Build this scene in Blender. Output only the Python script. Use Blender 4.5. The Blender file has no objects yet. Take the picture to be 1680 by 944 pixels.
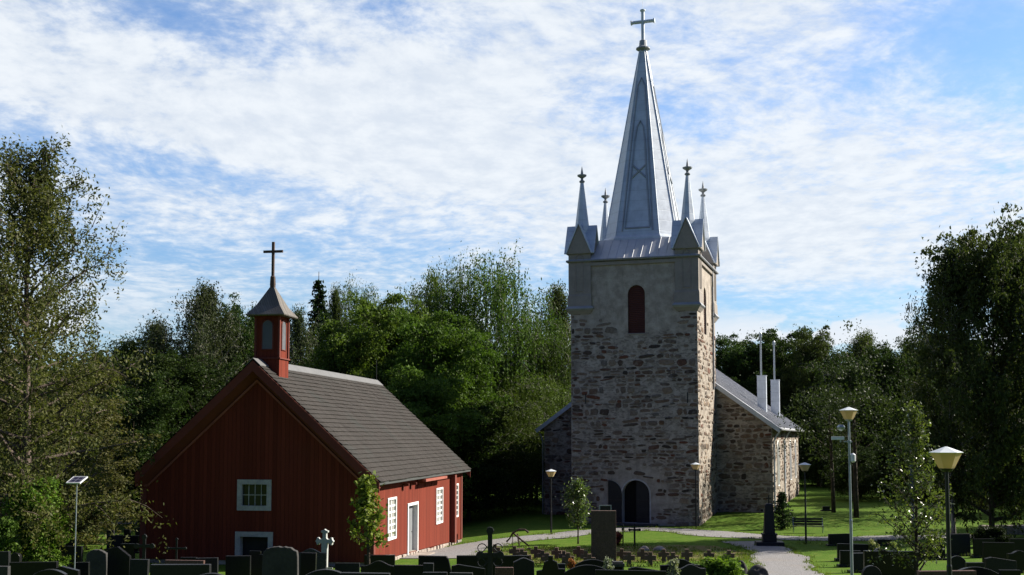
import bpy, math, random
import numpy as np
from mathutils import Vector, Matrix
from mathutils.geometry import tessellate_polygon
R_ = math.radians
rng = np.random.default_rng(7)
scene = bpy.context.scene
col = scene.collection

# ------------------------------------------------------------------ camera
F = 1850.0; HY = 717.0; PITCH = R_(4.0); CAMZ = 5.9
PY0 = HY - math.tan(PITCH) * F
cam = bpy.data.cameras.new('camera'); cam.sensor_width = 36; cam.lens = F / 1680 * 36
cam.shift_y = (PY0 - 472) / 1680; cam.clip_start = .1; cam.clip_end = 3000
co = bpy.data.objects.new('camera', cam); col.objects.link(co)
co.location = (0, 0, CAMZ); co.rotation_euler = (R_(90) + PITCH, 0, 0); scene.camera = co
# ------------------------------------------------------------------ light
SAZ, SEL = R_(19), R_(33)
SUN = Vector((math.cos(SAZ) * math.cos(SEL), math.sin(SAZ) * math.cos(SEL), math.sin(SEL)))
sl = bpy.data.lights.new('sun', 'SUN'); sl.energy = 5.0; sl.angle = R_(.53); sl.color = (1, .93, .82)
so = bpy.data.objects.new('sun', sl); col.objects.link(so); so.rotation_euler = SUN.to_track_quat('Z', 'Y').to_euler()
scene.view_settings.view_transform = 'Standard'; scene.view_settings.look = 'None'
scene.view_settings.exposure = 1.12; scene.view_settings.gamma = 1
W = bpy.data.worlds.new('World'); scene.world = W; W.use_nodes = True

class NT:
    def __init__(s, t): s.t = t; s.n = t.nodes; s.l = t.links
    def new(s, k, **kw):
        n = s.n.new(k)
        for a, b in kw.items(): setattr(n, a, b)
        return n
    def put(s, sock, v):
        if isinstance(v, bpy.types.NodeSocket): s.l.new(v, sock)
        elif v is not None:
            if sock.type == 'RGBA' and len(v) == 3: v = (*v, 1)
            sock.default_value = v
    def m(s, op, a, b=None, c=None, clamp=False):
        n = s.new('ShaderNodeMath', operation=op); n.use_clamp = clamp
        for i, v in enumerate((a, b, c)):
            if v is not None: s.put(n.inputs[i], v)
        return n.outputs[0]
    def vm(s, op, a, b=None, sc=None):
        n = s.new('ShaderNodeVectorMath', operation=op); s.put(n.inputs[0], a)
        if b is not None: s.put(n.inputs[1], b)
        if sc is not None: s.put(n.inputs['Scale'], sc)
        return n.outputs[1] if op in ('DOT_PRODUCT', 'LENGTH', 'DISTANCE') else n.outputs[0]
    def mix(s, f, a, b, mode='MIX'):
        n = s.new('ShaderNodeMix', data_type='RGBA', blend_type=mode)
        s.put(n.inputs[0], f); s.put(n.inputs[6], a); s.put(n.inputs[7], b); return n.outputs[2]
    def ss(s, v, a, b, lo=0., hi=1.):
        n = s.new('ShaderNodeMapRange', interpolation_type='SMOOTHSTEP')
        s.put(n.inputs[0], v)
        for i, x in zip((1, 2, 3, 4), (a, b, lo, hi)): n.inputs[i].default_value = x
        return n.outputs[0]
    def noise(s, vec, scale, detail=4, rough=.55, out=0, dist=0.):
        n = s.new('ShaderNodeTexNoise'); s.put(n.inputs['Vector'], vec)
        n.inputs['Scale'].default_value = scale; n.inputs['Detail'].default_value = detail
        n.inputs['Roughness'].default_value = rough; n.inputs['Distortion'].default_value = dist
        return n.outputs[out]
    def vor(s, vec, scale, feature='F1', out='Distance'):
        n = s.new('ShaderNodeTexVoronoi', feature=feature); s.put(n.inputs['Vector'], vec)
        n.inputs['Scale'].default_value = scale; return n.outputs[out]
    def mapv(s, vec, scale=(1, 1, 1), rot=(0, 0, 0), loc=(0, 0, 0)):
        n = s.new('ShaderNodeMapping'); s.put(n.inputs[0], vec)
        n.inputs['Scale'].default_value = scale; n.inputs['Rotation'].default_value = rot; n.inputs['Location'].default_value = loc
        return n.outputs[0]
    def ramp(s, v, stops):
        n = s.new('ShaderNodeValToRGB'); s.put(n.inputs[0], v); e = n.color_ramp.elements
        while len(e) < len(stops): e.new(.5)
        for k, (p, c) in zip(e, stops): k.position = p; k.color = (*c, 1)
        return n.outputs[0]
    def sep(s, v):
        n = s.new('ShaderNodeSeparateXYZ'); s.put(n.inputs[0], v); return n.outputs
    def comb(s, x, y, z):
        n = s.new('ShaderNodeCombineXYZ')
        for i, v in enumerate((x, y, z)): s.put(n.inputs[i], v)
        return n.outputs[0]
    def bump(s, h, strength=.5, dist=.02):
        n = s.new('ShaderNodeBump'); n.inputs['Strength'].default_value = strength
        n.inputs['Distance'].default_value = dist; s.put(n.inputs['Height'], h); return n.outputs[0]

def dirpx(px, py):
    a = (px - 840) / F; b = (PY0 - py) / F
    v = Vector((a, math.cos(PITCH) - b * math.sin(PITCH), math.sin(PITCH) + b * math.cos(PITCH)))
    return v
# sky with altocumulus
w = NT(W.node_tree); w.n.clear()
tc = w.new('ShaderNodeTexCoord'); D = tc.outputs['Generated']
sky = w.new('ShaderNodeTexSky', sky_type='NISHITA'); sky.sun_disc = False
sky.sun_elevation = SEL; sky.sun_rotation = R_(90) - SAZ; sky.air_density = 1.0; sky.dust_density = .6; sky.ozone_density = 2.2
dx, dy, dz = w.sep(D)
zc = w.m('MAXIMUM', dz, .0); den = w.m('ADD', zc, .14)
U = w.comb(w.m('DIVIDE', dx, den), w.m('DIVIDE', dy, den), 0.0)
U = w.mapv(U, scale=(1.0, .85, 1), rot=(0, 0, R_(-10)))
def blob(px, py, ax, ay, ang=0):
    """openings in the cloud field: soft ellipses round one direction of the sky"""
    c = dirpx(px, py).normalized()
    az0 = math.atan2(c.x, c.y); el0 = math.asin(c.z)
    az = w.m('SUBTRACT', w.m('ARCTAN2', dx, dy), az0); el = w.m('SUBTRACT', w.m('ARCSINE', dz), el0)
    ca, sa = math.cos(ang), math.sin(ang)
    a = w.m('ADD', w.m('MULTIPLY', az, ca), w.m('MULTIPLY', el, sa)); b = w.m('SUBTRACT', w.m('MULTIPLY', el, ca), w.m('MULTIPLY', az, sa))
    q = w.m('ADD', w.m('POWER', w.m('DIVIDE', w.m('ABSOLUTE', a), ax), 2), w.m('POWER', w.m('DIVIDE', w.m('ABSOLUTE', b), ay), 2))
    return w.m('POWER', 2.718, w.m('MULTIPLY', q, -1))
warp = w.vm('SCALE', w.vm('SUBTRACT', w.noise(U, .9, 3, .5, out=1), (.5, .5, .5)), sc=.35)
U2 = w.vm('ADD', U, warp)
big = w.noise(U2, .8, 5, .55)
cell = w.noise(U2, 12.5, 6, .62)
cell2 = w.noise(w.mapv(U2, scale=(1., 1.2, 1)), 30, 4, .6)
n_ = w.m('ADD', w.m('MULTIPLY', big, .60), w.m('ADD', w.m('MULTIPLY', cell, .32), w.m('MULTIPLY', cell2, .19)))
hole = None
for px, py, ax, ay, ang, k in ((300, 25, .13, .024, -.25, .19), (390, 285, .13, .016, -.12, .11), (1640, 60, .11, .05, -.3, .22),
                       (560, 345, .20, .025, -.12, .06), (500, 440, .35, .03, 0, .08), (20, 240, .05, .02, 0, .08), (1120, 195, .07, .02, -.2, .11),
                       (1300, 500, .3, .018, 0, .16), (1150, 60, .1, .02, -.4, .07), (640, 20, .08, .02, -.3, .12), (1000, 330, .05, .02, -.2, .05),
                       (700, 220, .22, .04, -.32, -.12), (1420, 300, .2, .06, 0, -.10), (250, 190, .2, .035, -.2, -.10), (1000, 380, .25, .03, 0, -.06)):
    v = w.m('MULTIPLY', blob(px, py, ax, ay, ang), k)
    hole = v if hole is None else w.m('ADD', hole, v)
n_ = w.m('SUBTRACT', n_, hole)
cov = w.m('ADD', w.m('MULTIPLY', w.ss(n_, .40, .61), .80), w.m('MULTIPLY', w.ss(n_, .28, .48), .20))
front = w.ss(dy, -.15, .35)
cov = w.m('MULTIPLY', w.m('MULTIPLY', cov, front), w.m('ADD', .30, w.m('MULTIPLY', w.ss(dz, .05, .16), .65)))
# a few cumulus low over the trees
cum = w.noise(w.mapv(D, scale=(1, 1, 2.0)), 14.0, 6, .55)
for px, py, ax, ay, k in ((1240, 540, .035, .012, .17), (1440, 552, .07, .013, .17), (1330, 560, .05, .01, .10), (230, 510, .07, .02, .10), (1080, 560, .1, .01, .08)):
    cum = w.m('ADD', cum, w.m('MULTIPLY', blob(px, py, ax, ay), k))
lowband = w.m('MULTIPLY', w.ss(dz, .02, .05), w.ss(dz, .125, .085))
cumc = w.m('MULTIPLY', w.m('MULTIPLY', w.ss(cum, .54, .61), lowband), w.m('MULTIPLY', front, .85))
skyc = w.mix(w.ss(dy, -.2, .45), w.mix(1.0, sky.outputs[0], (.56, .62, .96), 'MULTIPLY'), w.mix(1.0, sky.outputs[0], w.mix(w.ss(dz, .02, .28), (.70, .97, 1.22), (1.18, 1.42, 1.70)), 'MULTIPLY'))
cloudc = w.mix(w.ss(cell, .3, .7), (6.8, 7.4, 8.2), (8.3, 8.7, 9.1))
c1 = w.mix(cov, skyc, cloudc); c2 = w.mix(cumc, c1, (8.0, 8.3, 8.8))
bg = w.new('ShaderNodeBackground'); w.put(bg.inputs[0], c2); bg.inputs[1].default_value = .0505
w.l.new(bg.outputs[0], w.new('ShaderNodeOutputWorld').inputs[0])

# ------------------------------------------------------------------ ground shape and picture-to-place helpers
GB = ([-30, 0, 10, 20, 30, 35, 40, 45, 50, 56, 62, 75, 400], [4.5, 4.3, 3.3, 2.2, 1.38, 1.0, .68, .45, .3, .2, .15, 0, 0])
def sm(t): t = np.clip(t, 0, 1); return t * t * (3 - 2 * t)
def G(x, y):
    x = np.asarray(x, float); y = np.asarray(y, float)
    b = (np.interp(y - 2, *GB) + np.interp(y, *GB) + np.interp(y + 2, *GB)) / 3
    b = b - .5 * sm((2 - x) / 8) * sm((y - 52) / 14) * sm((110 - y) / 30)
    b = b + .45 * sm((x - 9) / 8) * sm((y - 70) / 12)
    return b + .04 * np.sin(x * .31 + 1) * np.sin(y * .27)
def Gf(x, y): return float(G(x, y))
def P(px, py, d):
    v = dirpx(px, py); k = d / v.y
    return v.x * k, CAMZ + v.z * k
def X(px, py, d): return P(px, py, d)[0]
def Z(py, d): return P(840, py, d)[1]
def ground_at(px, py):
    v = dirpx(px, py)
    lo, hi = 15., 300.
    for _ in range(60):
        mid = (lo + hi) / 2; k = mid / v.y
        if CAMZ + v.z * k > Gf(v.x * k, mid): lo = mid
        else: hi = mid
    k = lo / v.y; return v.x * k, lo

# ------------------------------------------------------------------ mesh building
class MB:
    def __init__(s): s.v = []; s.f = []; s.m = []
    def add(s, vs, fs, mi=0):
        o = len(s.v); s.v += [tuple(p) for p in vs]; s.f += [tuple(i + o for i in f) for f in fs]; s.m += [mi] * len(fs); return s
    def box(s, x0, x1, y0, y1, z0, z1, mi=0):
        return s.add([(x0,y0,z0),(x1,y0,z0),(x1,y1,z0),(x0,y1,z0),(x0,y0,z1),(x1,y0,z1),(x1,y1,z1),(x0,y1,z1)],
              [(0,3,2,1),(4,5,6,7),(0,1,5,4),(1,2,6,5),(2,3,7,6),(3,0,4,7)], mi)
    def prism(s, poly, y0, y1, mi=0):
        """poly in x,z (counter-clockwise seen from -y), extruded along y"""
        n = len(poly)
        s.add([(x, y0, z) for x, z in poly] + [(x, y1, z) for x, z in poly],
              [tuple(range(n)), tuple(range(2 * n - 1, n - 1, -1))] + [(i, i + n, (i + 1) % n + n, (i + 1) % n) for i in range(n)], mi)
        return s
    def slab(s, pts, vec, mi=0):
        n = len(pts); pts = [Vector(p) for p in pts]; vec = Vector(vec)
        s.add(pts + [p + vec for p in pts], [tuple(range(n)), tuple(range(2 * n - 1, n - 1, -1))] + [(i, i + n, (i + 1) % n + n, (i + 1) % n) for i in range(n)], mi)
        return s
    def tube(s, pts, rad, n=8, caps=True, ang=0):
        pts = [Vector(p) for p in pts]
        if not hasattr(rad, '__len__'): rad = [rad] * len(pts)
        vs, fs = [], []
        ref = Vector((0, 0, 1)) if abs((pts[-1] - pts[0]).normalized().z) < .9 else Vector((1, 0, 0))
        for i, p in enumerate(pts):
            t = (pts[min(i + 1, len(pts) - 1)] - pts[max(i - 1, 0)]).normalized()
            a = t.cross(ref).normalized(); b = t.cross(a)
            for k in range(n):
                q = 2 * math.pi * k / n + ang
                vs.append(p + (a * math.cos(q) + b * math.sin(q)) * rad[i])
        for i in range(len(pts) - 1):
            for k in range(n):
                k2 = (k + 1) % n; fs.append((i * n + k, i * n + k2, (i + 1) * n + k2, (i + 1) * n + k))
        if caps: fs += [tuple(range(n - 1, -1, -1)), tuple(range((len(pts) - 1) * n, len(pts) * n))]
        return s.add(vs, fs)
    def lathe(s, prof, n=16, cx=0, cy=0, ang=0, sq=False):
        vs = [(cx + r * math.cos(2 * math.pi * k / n + ang), cy + r * math.sin(2 * math.pi * k / n + ang), z) for r, z in prof for k in range(n)]
        fs = [(i * n + k, i * n + (k + 1) % n, (i + 1) * n + (k + 1) % n, (i + 1) * n + k) for i in range(len(prof) - 1) for k in range(n)]
        fs += [tuple(range(n - 1, -1, -1)), tuple(range((len(prof) - 1) * n, len(prof) * n))]
        return s.add(vs, fs)
    def build(s, name, mats, parent=None, smooth=False, bevel=0, seg=2):
        me = bpy.data.meshes.new(name); me.from_pydata(s.v, [], s.f); me.update()
        if not isinstance(mats, (list, tuple)): mats = [mats]
        for m in mats: me.materials.append(m)
        if len(mats) > 1: me.polygons.foreach_set('material_index', s.m)
        if smooth: me.polygons.foreach_set('use_smooth', [True] * len(me.polygons))
        o = bpy.data.objects.new(name, me); col.objects.link(o); o.parent = parent
        if bevel:
            b = o.modifiers.new('bevel', 'BEVEL'); b.width = bevel; b.segments = seg; b.limit_method = 'ANGLE'
        return o
def npmesh(name, verts, nper, mats, parent=None, mi=None):
    """verts (N*nper,3) as N separate polygons"""
    me = bpy.data.meshes.new(name); nv = len(verts); nf = nv // nper
    me.vertices.add(nv); me.vertices.foreach_set('co', verts.astype(np.float32).ravel())
    me.loops.add(nv); me.loops.foreach_set('vertex_index', np.arange(nv, dtype=np.int32))
    me.polygons.add(nf); me.polygons.foreach_set('loop_start', np.arange(0, nv, nper, dtype=np.int32))
    if mi is not None: me.polygons.foreach_set('material_index', mi.astype(np.int32))
    for m in (mats if isinstance(mats, (list, tuple)) else [mats]): me.materials.append(m)
    me.update(calc_edges=True); me.validate()
    o = bpy.data.objects.new(name, me); col.objects.link(o); o.parent = parent; return o
def tag(o, label, cat, group=None, kind=None):
    if label: o['label'] = label
    if cat: o['category'] = cat
    if group: o['group'] = group
    if kind: o['kind'] = kind
    return o
def thing(name, label, cat, loc=(0, 0, 0), rz=0, group=None):
    o = bpy.data.objects.new(name, None); col.objects.link(o); o.empty_display_size = .3
    o.location = loc; o.rotation_euler = (0, 0, rz); return tag(o, label, cat, group)
def dup(root, loc, rz=0, sc=None, label=None, colr=None):
    r = root.copy(); col.objects.link(r); r.location = loc; r.rotation_euler = (0, 0, rz)
    if sc: r.scale = sc
    if label: r['label'] = label
    for ch in list(root.children):
        c = ch.copy(); col.objects.link(c); c.parent = r
        if colr and c.name.startswith('crown'): c.color = (*colr, 1)
        for g in list(ch.children):
            d = g.copy(); col.objects.link(d); d.parent = c
    return r

# ------------------------------------------------------------------ materials
def newmat(name):
    m = bpy.data.materials.new(name); m.use_nodes = True; t = NT(m.node_tree); t.n.clear()
    o = t.new('ShaderNodeOutputMaterial'); b = t.new('ShaderNodeBsdfPrincipled'); t.l.new(b.outputs[0], o.inputs[0])
    t.b = b; t.o = o; t.tc = t.new('ShaderNodeTexCoord'); t.O = t.tc.outputs['Object']; return m, t
def setp(t, color=None, rough=None, metal=None, spec=None, normal=None):
    for k, v in (('Base Color', color), ('Roughness', rough), ('Metallic', metal), ('Specular IOR Level', spec), ('Normal', normal)):
        if v is not None: t.put(t.b.inputs[k], v)
def simple(name, c, rough=.6, metal=0, var=.15, scale=6., bump=0, spec=.4):
    m, t = newmat(name)
    n = t.noise(t.O, scale, 5, .6)
    a = tuple(x * (1 - var) for x in c); b = tuple(min(1, x * (1 + var)) for x in c)
    n2 = t.noise(t.O, scale * .2, 3)
    cc = t.mix(t.ss(t.m('ADD', t.m('MULTIPLY', n, .5), t.m('MULTIPLY', n2, .5)), .3, .7), a, b)
    setp(t, cc, t.ss(n, .2, .8, rough * .85, min(1, rough * 1.15)), metal, spec, t.bump(n, bump, .01) if bump else None)
    return m
# lawn
m_grass, t = newmat('lawn_grass')
pos = t.new('ShaderNodeNewGeometry').outputs['Position']
nA = t.noise(pos, .35, 4); nB = t.noise(pos, 2.2, 5, .7); nC = t.noise(pos, 28, 3, .7)
c = t.mix(t.ss(nA, .3, .7), (.070, .138, .015), (.102, .170, .022))
c = t.mix(t.ss(nB, .45, .75), c, (.15, .185, .036))
c = t.mix(t.ss(nC, .35, .75), t.mix(1, c, (.62, .66, .6), 'MULTIPLY'), c)
setp(t, c, .9, 0, .04, t.bump(t.m('ADD', nC, t.m('MULTIPLY', nB, .6)), .5, .04))
# dry patchy ground between the crosses
m_dry, t = newmat('dry_patchy_grass')
pos = t.new('ShaderNodeNewGeometry').outputs['Position']
nA = t.noise(pos, 1.1, 5, .65); nC = t.noise(pos, 22, 3, .7)
c = t.mix(t.ss(nA, .35, .62), (.12, .165, .03), (.20, .15, .055)); c = t.mix(t.ss(nA, .62, .72), c, (.13, .07, .04))
c = t.mix(t.ss(nC, .35, .75), t.mix(1, c, (.55, .55, .5), 'MULTIPLY'), c)
setp(t, c, .85, 0, .15, t.bump(nC, .9, .05))
# gravel
m_gravel, t = newmat('gravel')
pos = t.new('ShaderNodeNewGeometry').outputs['Position']
v1 = t.vor(pos, 30, out='Color'); nA = t.noise(pos, .6, 4); nB = t.noise(pos, 6, 4, .7)
g = t.sep(v1)[0]
c = t.mix(g, (.13, .128, .128), (.27, .26, .255)); c = t.mix(t.m('MULTIPLY', t.ss(nA, .4, .8), .5), c, (.22, .19, .155))
c = t.mix(t.m('MULTIPLY', t.ss(nB, .5, .75), .5), c, (.16, .15, .14))
setp(t, c, .9, 0, .2, t.bump(g, .6, .02))

def mortar_mat(name, lo, hi):
    m, t = newmat(name); V = t.O
    fine = t.noise(V, 9, 6, .7); med = t.noise(V, 1.6, 5, .65); st = t.noise(t.mapv(V, scale=(3, 3, .5)), 1.2, 4)
    c = t.mix(t.ss(med, .3, .7), lo, hi); c = t.mix(t.m('MULTIPLY', t.ss(fine, .5, .8), .6), c, tuple(x * .6 for x in lo))
    c = t.mix(t.m('MULTIPLY', t.ss(st, .52, .75), .35), c, tuple(x * .55 for x in lo))
    v = t.vor(t.vm('ADD', t.mapv(V, scale=(1, 1, 2)), t.vm('SCALE', t.noise(V, 3, 3, .5, out=1), sc=.3)), 5.5, 'F1', 'Color'); r1, g1, b1 = t.sep(v)
    px_, py_, pz_ = t.sep(V)
    bare = t.m('MULTIPLY', t.ss(t.m('ADD', pz_, t.m('MULTIPLY', med, 2)), 14.4, 13.6), t.ss(t.m('ADD', t.m('POWER', t.m('DIVIDE', t.m('ABSOLUTE', px_), 2.6), 2), t.m('POWER', t.m('DIVIDE', t.m('ABSOLUTE', t.m('SUBTRACT', pz_, 1.4)), 2.8), 2)), .8, 1.2))
    small = t.m('MULTIPLY', t.m('MULTIPLY', t.ss(r1, .62, .66), .55), bare)      # pebbles set in the joints
    c = t.mix(small, c, t.mix(g1, (.06, .05, .042), (.22, .18, .14)))
    setp(t, c, .92, 0, .15, t.bump(t.m('ADD', fine, t.m('MULTIPLY', small, .6)), .8, .035)); return m
m_mortar = mortar_mat('lime_mortar', (.245, .212, .175), (.41, .362, .302))
m_rubble, t = newmat('rubble_stones')
rnd = t.new('ShaderNodeNewGeometry').outputs['Random Per Island']; fine = t.noise(t.O, 7, 6, .7); med = t.noise(t.O, 2.2, 4)
c = t.ramp(rnd, [(0, (.040, .036, .034)), (.14, (.085, .068, .056)), (.28, (.17, .15, .13)), (.40, (.115, .070, .045)),
                 (.52, (.20, .175, .145)), (.64, (.12, .115, .11)), (.76, (.24, .20, .155)), (.88, (.09, .07, .058)), (1, (.125, .055, .036))])
c = t.mix(1, c, (1.32, 1.17, 1.03), 'MULTIPLY'); c = t.mix(t.ss(fine, .35, .7), t.mix(1, c, (.60, .60, .60), 'MULTIPLY'), c); c = t.mix(t.m('MULTIPLY', t.ss(med, .5, .72), .5), c, (.23, .21, .185))
setp(t, c, .88, 0, .2, t.bump(fine, .8, .04))
m_stone = [m_mortar, m_rubble]; m_stone2 = m_stone; m_found = m_mortar
def rubble(mb, u0, u1, v0, v1, fn, seed, keep=lambda u, v: 1., mean=.42):
    """courses of irregular stones standing a little proud of the mortar; fn(u, v, out) gives the place"""
    rr = random.Random(seed); v = v0
    while v < v1 - .06:
        ch = min(rr.uniform(.18, .36) * (1.6 if rr.random() < .3 else 1), v1 - v); u = u0 - rr.uniform(0, .25)
        while u < u1 - .08:
            w_ = rr.uniform(.24, .95) * (1.5 if rr.random() < .15 else 1); a, b = max(u, u0), min(u + w_, u1)
            if b - a > .10:
                split = rr.random() < .22 and ch > .27
                for k in range(2 if split else 1):
                    hh = ch / 2 if split else ch * rr.uniform(.72, 1.08); cv = v + (hh * (k + .5) if split else ch / 2) + rr.uniform(-.035, .035); cu_ = (a + b) / 2
                    if rr.random() > keep(cu_, cv): continue
                    n = 9; ang = rr.uniform(-.16, .16); p_ = rr.uniform(.018, .055); pts0, pts1, ex = [], [], rr.uniform(.55, .85)
                    hw, hv = (b - a) / 2 - .012, hh / 2 - .012
                    for i in range(n):
                        q_ = 2 * math.pi * i / n + rr.uniform(-.2, .2); cx_, sx_ = math.cos(q_), math.sin(q_); j = rr.uniform(.80, 1.04)
                        x_ = math.copysign(abs(cx_) ** ex, cx_) * hw * j; y_ = math.copysign(abs(sx_) ** ex, sx_) * hv * j
                        X_, Y_ = x_ * math.cos(ang) - y_ * math.sin(ang), x_ * math.sin(ang) + y_ * math.cos(ang)
                        pts0.append((min(u1 + .02, max(u0 - .02, cu_ + X_)), min(v1, max(v0, cv + Y_)))); pts1.append((cu_ + X_ * .82, cv + Y_ * .80))
                    vs = [fn(*p, -.01) for p in pts0] + [fn(*p, p_ + rr.uniform(-.008, .008)) for p in pts1]
                    mb.add(vs, [(i, (i + 1) % n, (i + 1) % n + n, i + n) for i in range(n)] + [tuple(range(n, 2 * n))], 1)
            u += w_
        v += ch
m_plaster = simple('grey_plaster', (.235, .207, .178), .9, var=.15, scale=4, bump=.3)
def metal_mat(name, c, seam=.75):
    m, t = newmat(name); z = t.sep(t.O)[2]
    n = t.noise(t.O, 1.3, 5, .65); n2 = t.noise(t.mapv(t.O, scale=(6, 6, .6)), 1, 4)
    cc = t.mix(t.ss(n, .3, .7), tuple(x * .8 for x in c), c); cc = t.mix(t.m('MULTIPLY', t.ss(n2, .5, .8), .35), cc, tuple(x * .6 for x in c))
    fr = t.m('FRACT', t.m('DIVIDE', z, seam)); line = t.ss(t.m('ABSOLUTE', t.m('SUBTRACT', fr, .5)), .47, .49)
    cc = t.mix(t.m('MULTIPLY', line, .45), cc, tuple(x * .45 for x in c))
    setp(t, cc, t.ss(n, .2, .8, .40, .58), .15, .5, t.bump(t.m('ADD', t.m('MULTIPLY', line, -.5), t.m('MULTIPLY', n, .5)), .35, .03)); return m
m_tin = metal_mat('grey_sheet_metal', (.50, .55, .61))
m_tin_dark = metal_mat('weathered_sheet_metal', (.26, .27, .28), 3)
m_tinroof = metal_mat('seamed_metal_roof', (.44, .45, .47), 50)
def board_mat(name, c, width=.19, rough=.85, dark=.6, axis=0):
    m, t = newmat(name); xyz = t.sep(t.O); s = t.m('ADD', xyz[0], xyz[1]) if axis == 0 else xyz[axis - 1]
    q = t.m('DIVIDE', s, width); fr = t.m('FRACT', q); idx = t.m('FLOOR', q)
    wn = t.new('ShaderNodeTexWhiteNoise', noise_dimensions='1D'); t.put(wn.inputs['W'], idx)
    gap = t.ss(t.m('ABSOLUTE', t.m('SUBTRACT', fr, .5)), .43, .49)
    n = t.noise(t.mapv(t.O, scale=(7, 7, .7)), 1.5, 6, .7); n2 = t.noise(t.O, .5, 4)
    cc = t.mix(wn.outputs[0], tuple(x * .78 for x in c), tuple(x * 1.12 for x in c))
    cc = t.mix(t.m('MULTIPLY', t.ss(n, .45, .8), .5), cc, tuple(x * .55 for x in c))
    cc = t.mix(t.m('MULTIPLY', t.ss(n2, .5, .8), .35), cc, (c[0] * .8, c[1] * 1.2, c[2] * 1.2))
    cc = t.mix(gap, cc, tuple(x * (1 - dark) for x in c))
    setp(t, cc, rough, 0, .1, t.bump(t.m('ADD', t.m('MULTIPLY', gap, -1), t.m('MULTIPLY', n, .3)), .7, .02)); return m
m_red = board_mat('red_ochre_boards', (.155, .031, .018), dark=.4)
m_redtrim = simple('red_ochre_trim', (.13, .028, .017), .85, var=.2)
m_redlight = simple('faded_red_trim', (.26, .075, .05), .85, var=.2)
m_louvre = simple('dark_red_louvre', (.095, .03, .02), .8)
m_wshing = board_mat('grey_wood_shingle', (.15, .138, .125), .11, .85, .55)
m_shing = board_mat('grey_roof_shingle', (.050, .045, .041), .13, .95, .5, axis=2)
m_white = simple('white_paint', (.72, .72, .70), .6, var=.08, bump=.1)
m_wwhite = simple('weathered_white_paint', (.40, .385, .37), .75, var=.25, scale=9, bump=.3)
m_glass, t = newmat('window_glass'); setp(t, (.012, .018, .016), .12, 0, .3)
m_glasspale, t = newmat('window_with_white_curtain'); setp(t, (.33, .33, .30), .15, 0, .5)
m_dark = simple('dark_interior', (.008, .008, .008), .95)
m_doorwood = simple('dark_tarred_door', (.012, .012, .012), .7, var=.3, scale=12)
m_greydoor = simple('grey_door', (.16, .17, .175), .7)
m_iron = simple('black_iron', (.015, .016, .018), .45, .3)
m_ironrust = simple('rusty_iron', (.06, .035, .025), .8)
m_galv = simple('galvanised_steel', (.30, .34, .37), .42, .6)
m_navy = simple('dark_blue_paint', (.03, .04, .07), .5)
m_plasticwhite = simple('white_plastic', (.6, .62, .63), .45)
m_lampglass, t = newmat('opal_lamp_glass'); setp(t, (.62, .50, .30), .3, 0, .5)
t.b.inputs['Subsurface Weight'].default_value = 0
tr = t.new('ShaderNodeBsdfTranslucent'); tr.inputs[0].default_value = (.75, .60, .33, 1)
ms = t.new('ShaderNodeMixShader'); ms.inputs[0].default_value = .45
t.l.new(t.b.outputs[0], ms.inputs[1]); t.l.new(tr.outputs[0], ms.inputs[2]); t.l.new(ms.outputs[0], t.o.inputs[0])
m_lampcap = simple('pale_lamp_cap', (.55, .58, .60), .45)
m_brown = simple('brown_concrete', (.105, .065, .048), .9, var=.25, scale=8, bump=.4)
m_wconc = simple('whitewashed_concrete', (.36, .37, .35), .85, var=.15, scale=8, bump=.3)
def granite(name, c, rough=.3):
    m, t = newmat(name); v = t.sep(t.vor(t.O, 60, out='Color'))[0]; n = t.noise(t.O, 3, 4)
    cc = t.mix(v, tuple(x * .5 for x in c), tuple(x * 1.5 for x in c)); cc = t.mix(t.m('MULTIPLY', t.ss(n, .4, .8), .3), cc, tuple(x * .6 for x in c))
    setp(t, cc, rough, 0, .22, t.bump(n, .15, .01)); return m
m_black = granite('polished_black_granite', (.010, .010, .011), .3)
m_dgrey = granite('dark_grey_granite', (.015, .0155, .017), .45)
m_grey = granite('grey_granite', (.038, .038, .038), .6)
m_redg = granite('red_granite', (.09, .05, .042), .5)
m_tan = granite('brown_grey_granite', (.085, .056, .044), .7)
m_rough = simple('rough_cleft_granite', (.035, .033, .031), .95, var=.4, scale=9, bump=1)
GM = dict(k=m_black, d=m_dgrey, g=m_grey, r=m_redg, t=m_tan, o=m_rough)
m_solar, t = newmat('solar_cells')
br = t.new('ShaderNodeTexBrick'); t.put(br.inputs[0], t.O); br.offset = 0
br.inputs['Color1'].default_value = (.02, .02, .05, 1); br.inputs['Color2'].default_value = (.025, .025, .06, 1); br.inputs['Mortar'].default_value = (.2, .2, .25, 1)
br.inputs['Scale'].default_value = 1; br.inputs['Brick Width'].default_value = .2; br.inputs['Row Height'].default_value = .2; br.inputs['Mortar Size'].default_value = .012
setp(t, br.outputs[0], .15)
def bark(name, c, c2=None):
    m, t = newmat(name); n = t.noise(t.mapv(t.O, scale=(4, 4, 1.2)), 2.5, 6, .7)
    setp(t, t.mix(t.ss(n, .4, .62), c, c2 or tuple(x * .4 for x in c)), .9, 0, .2, t.bump(n, .8, .04)); return m
m_bark = bark('brown_bark', (.07, .055, .04)); m_birch = bark('birch_bark', (.33, .31, .27), (.04, .035, .03))
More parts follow.
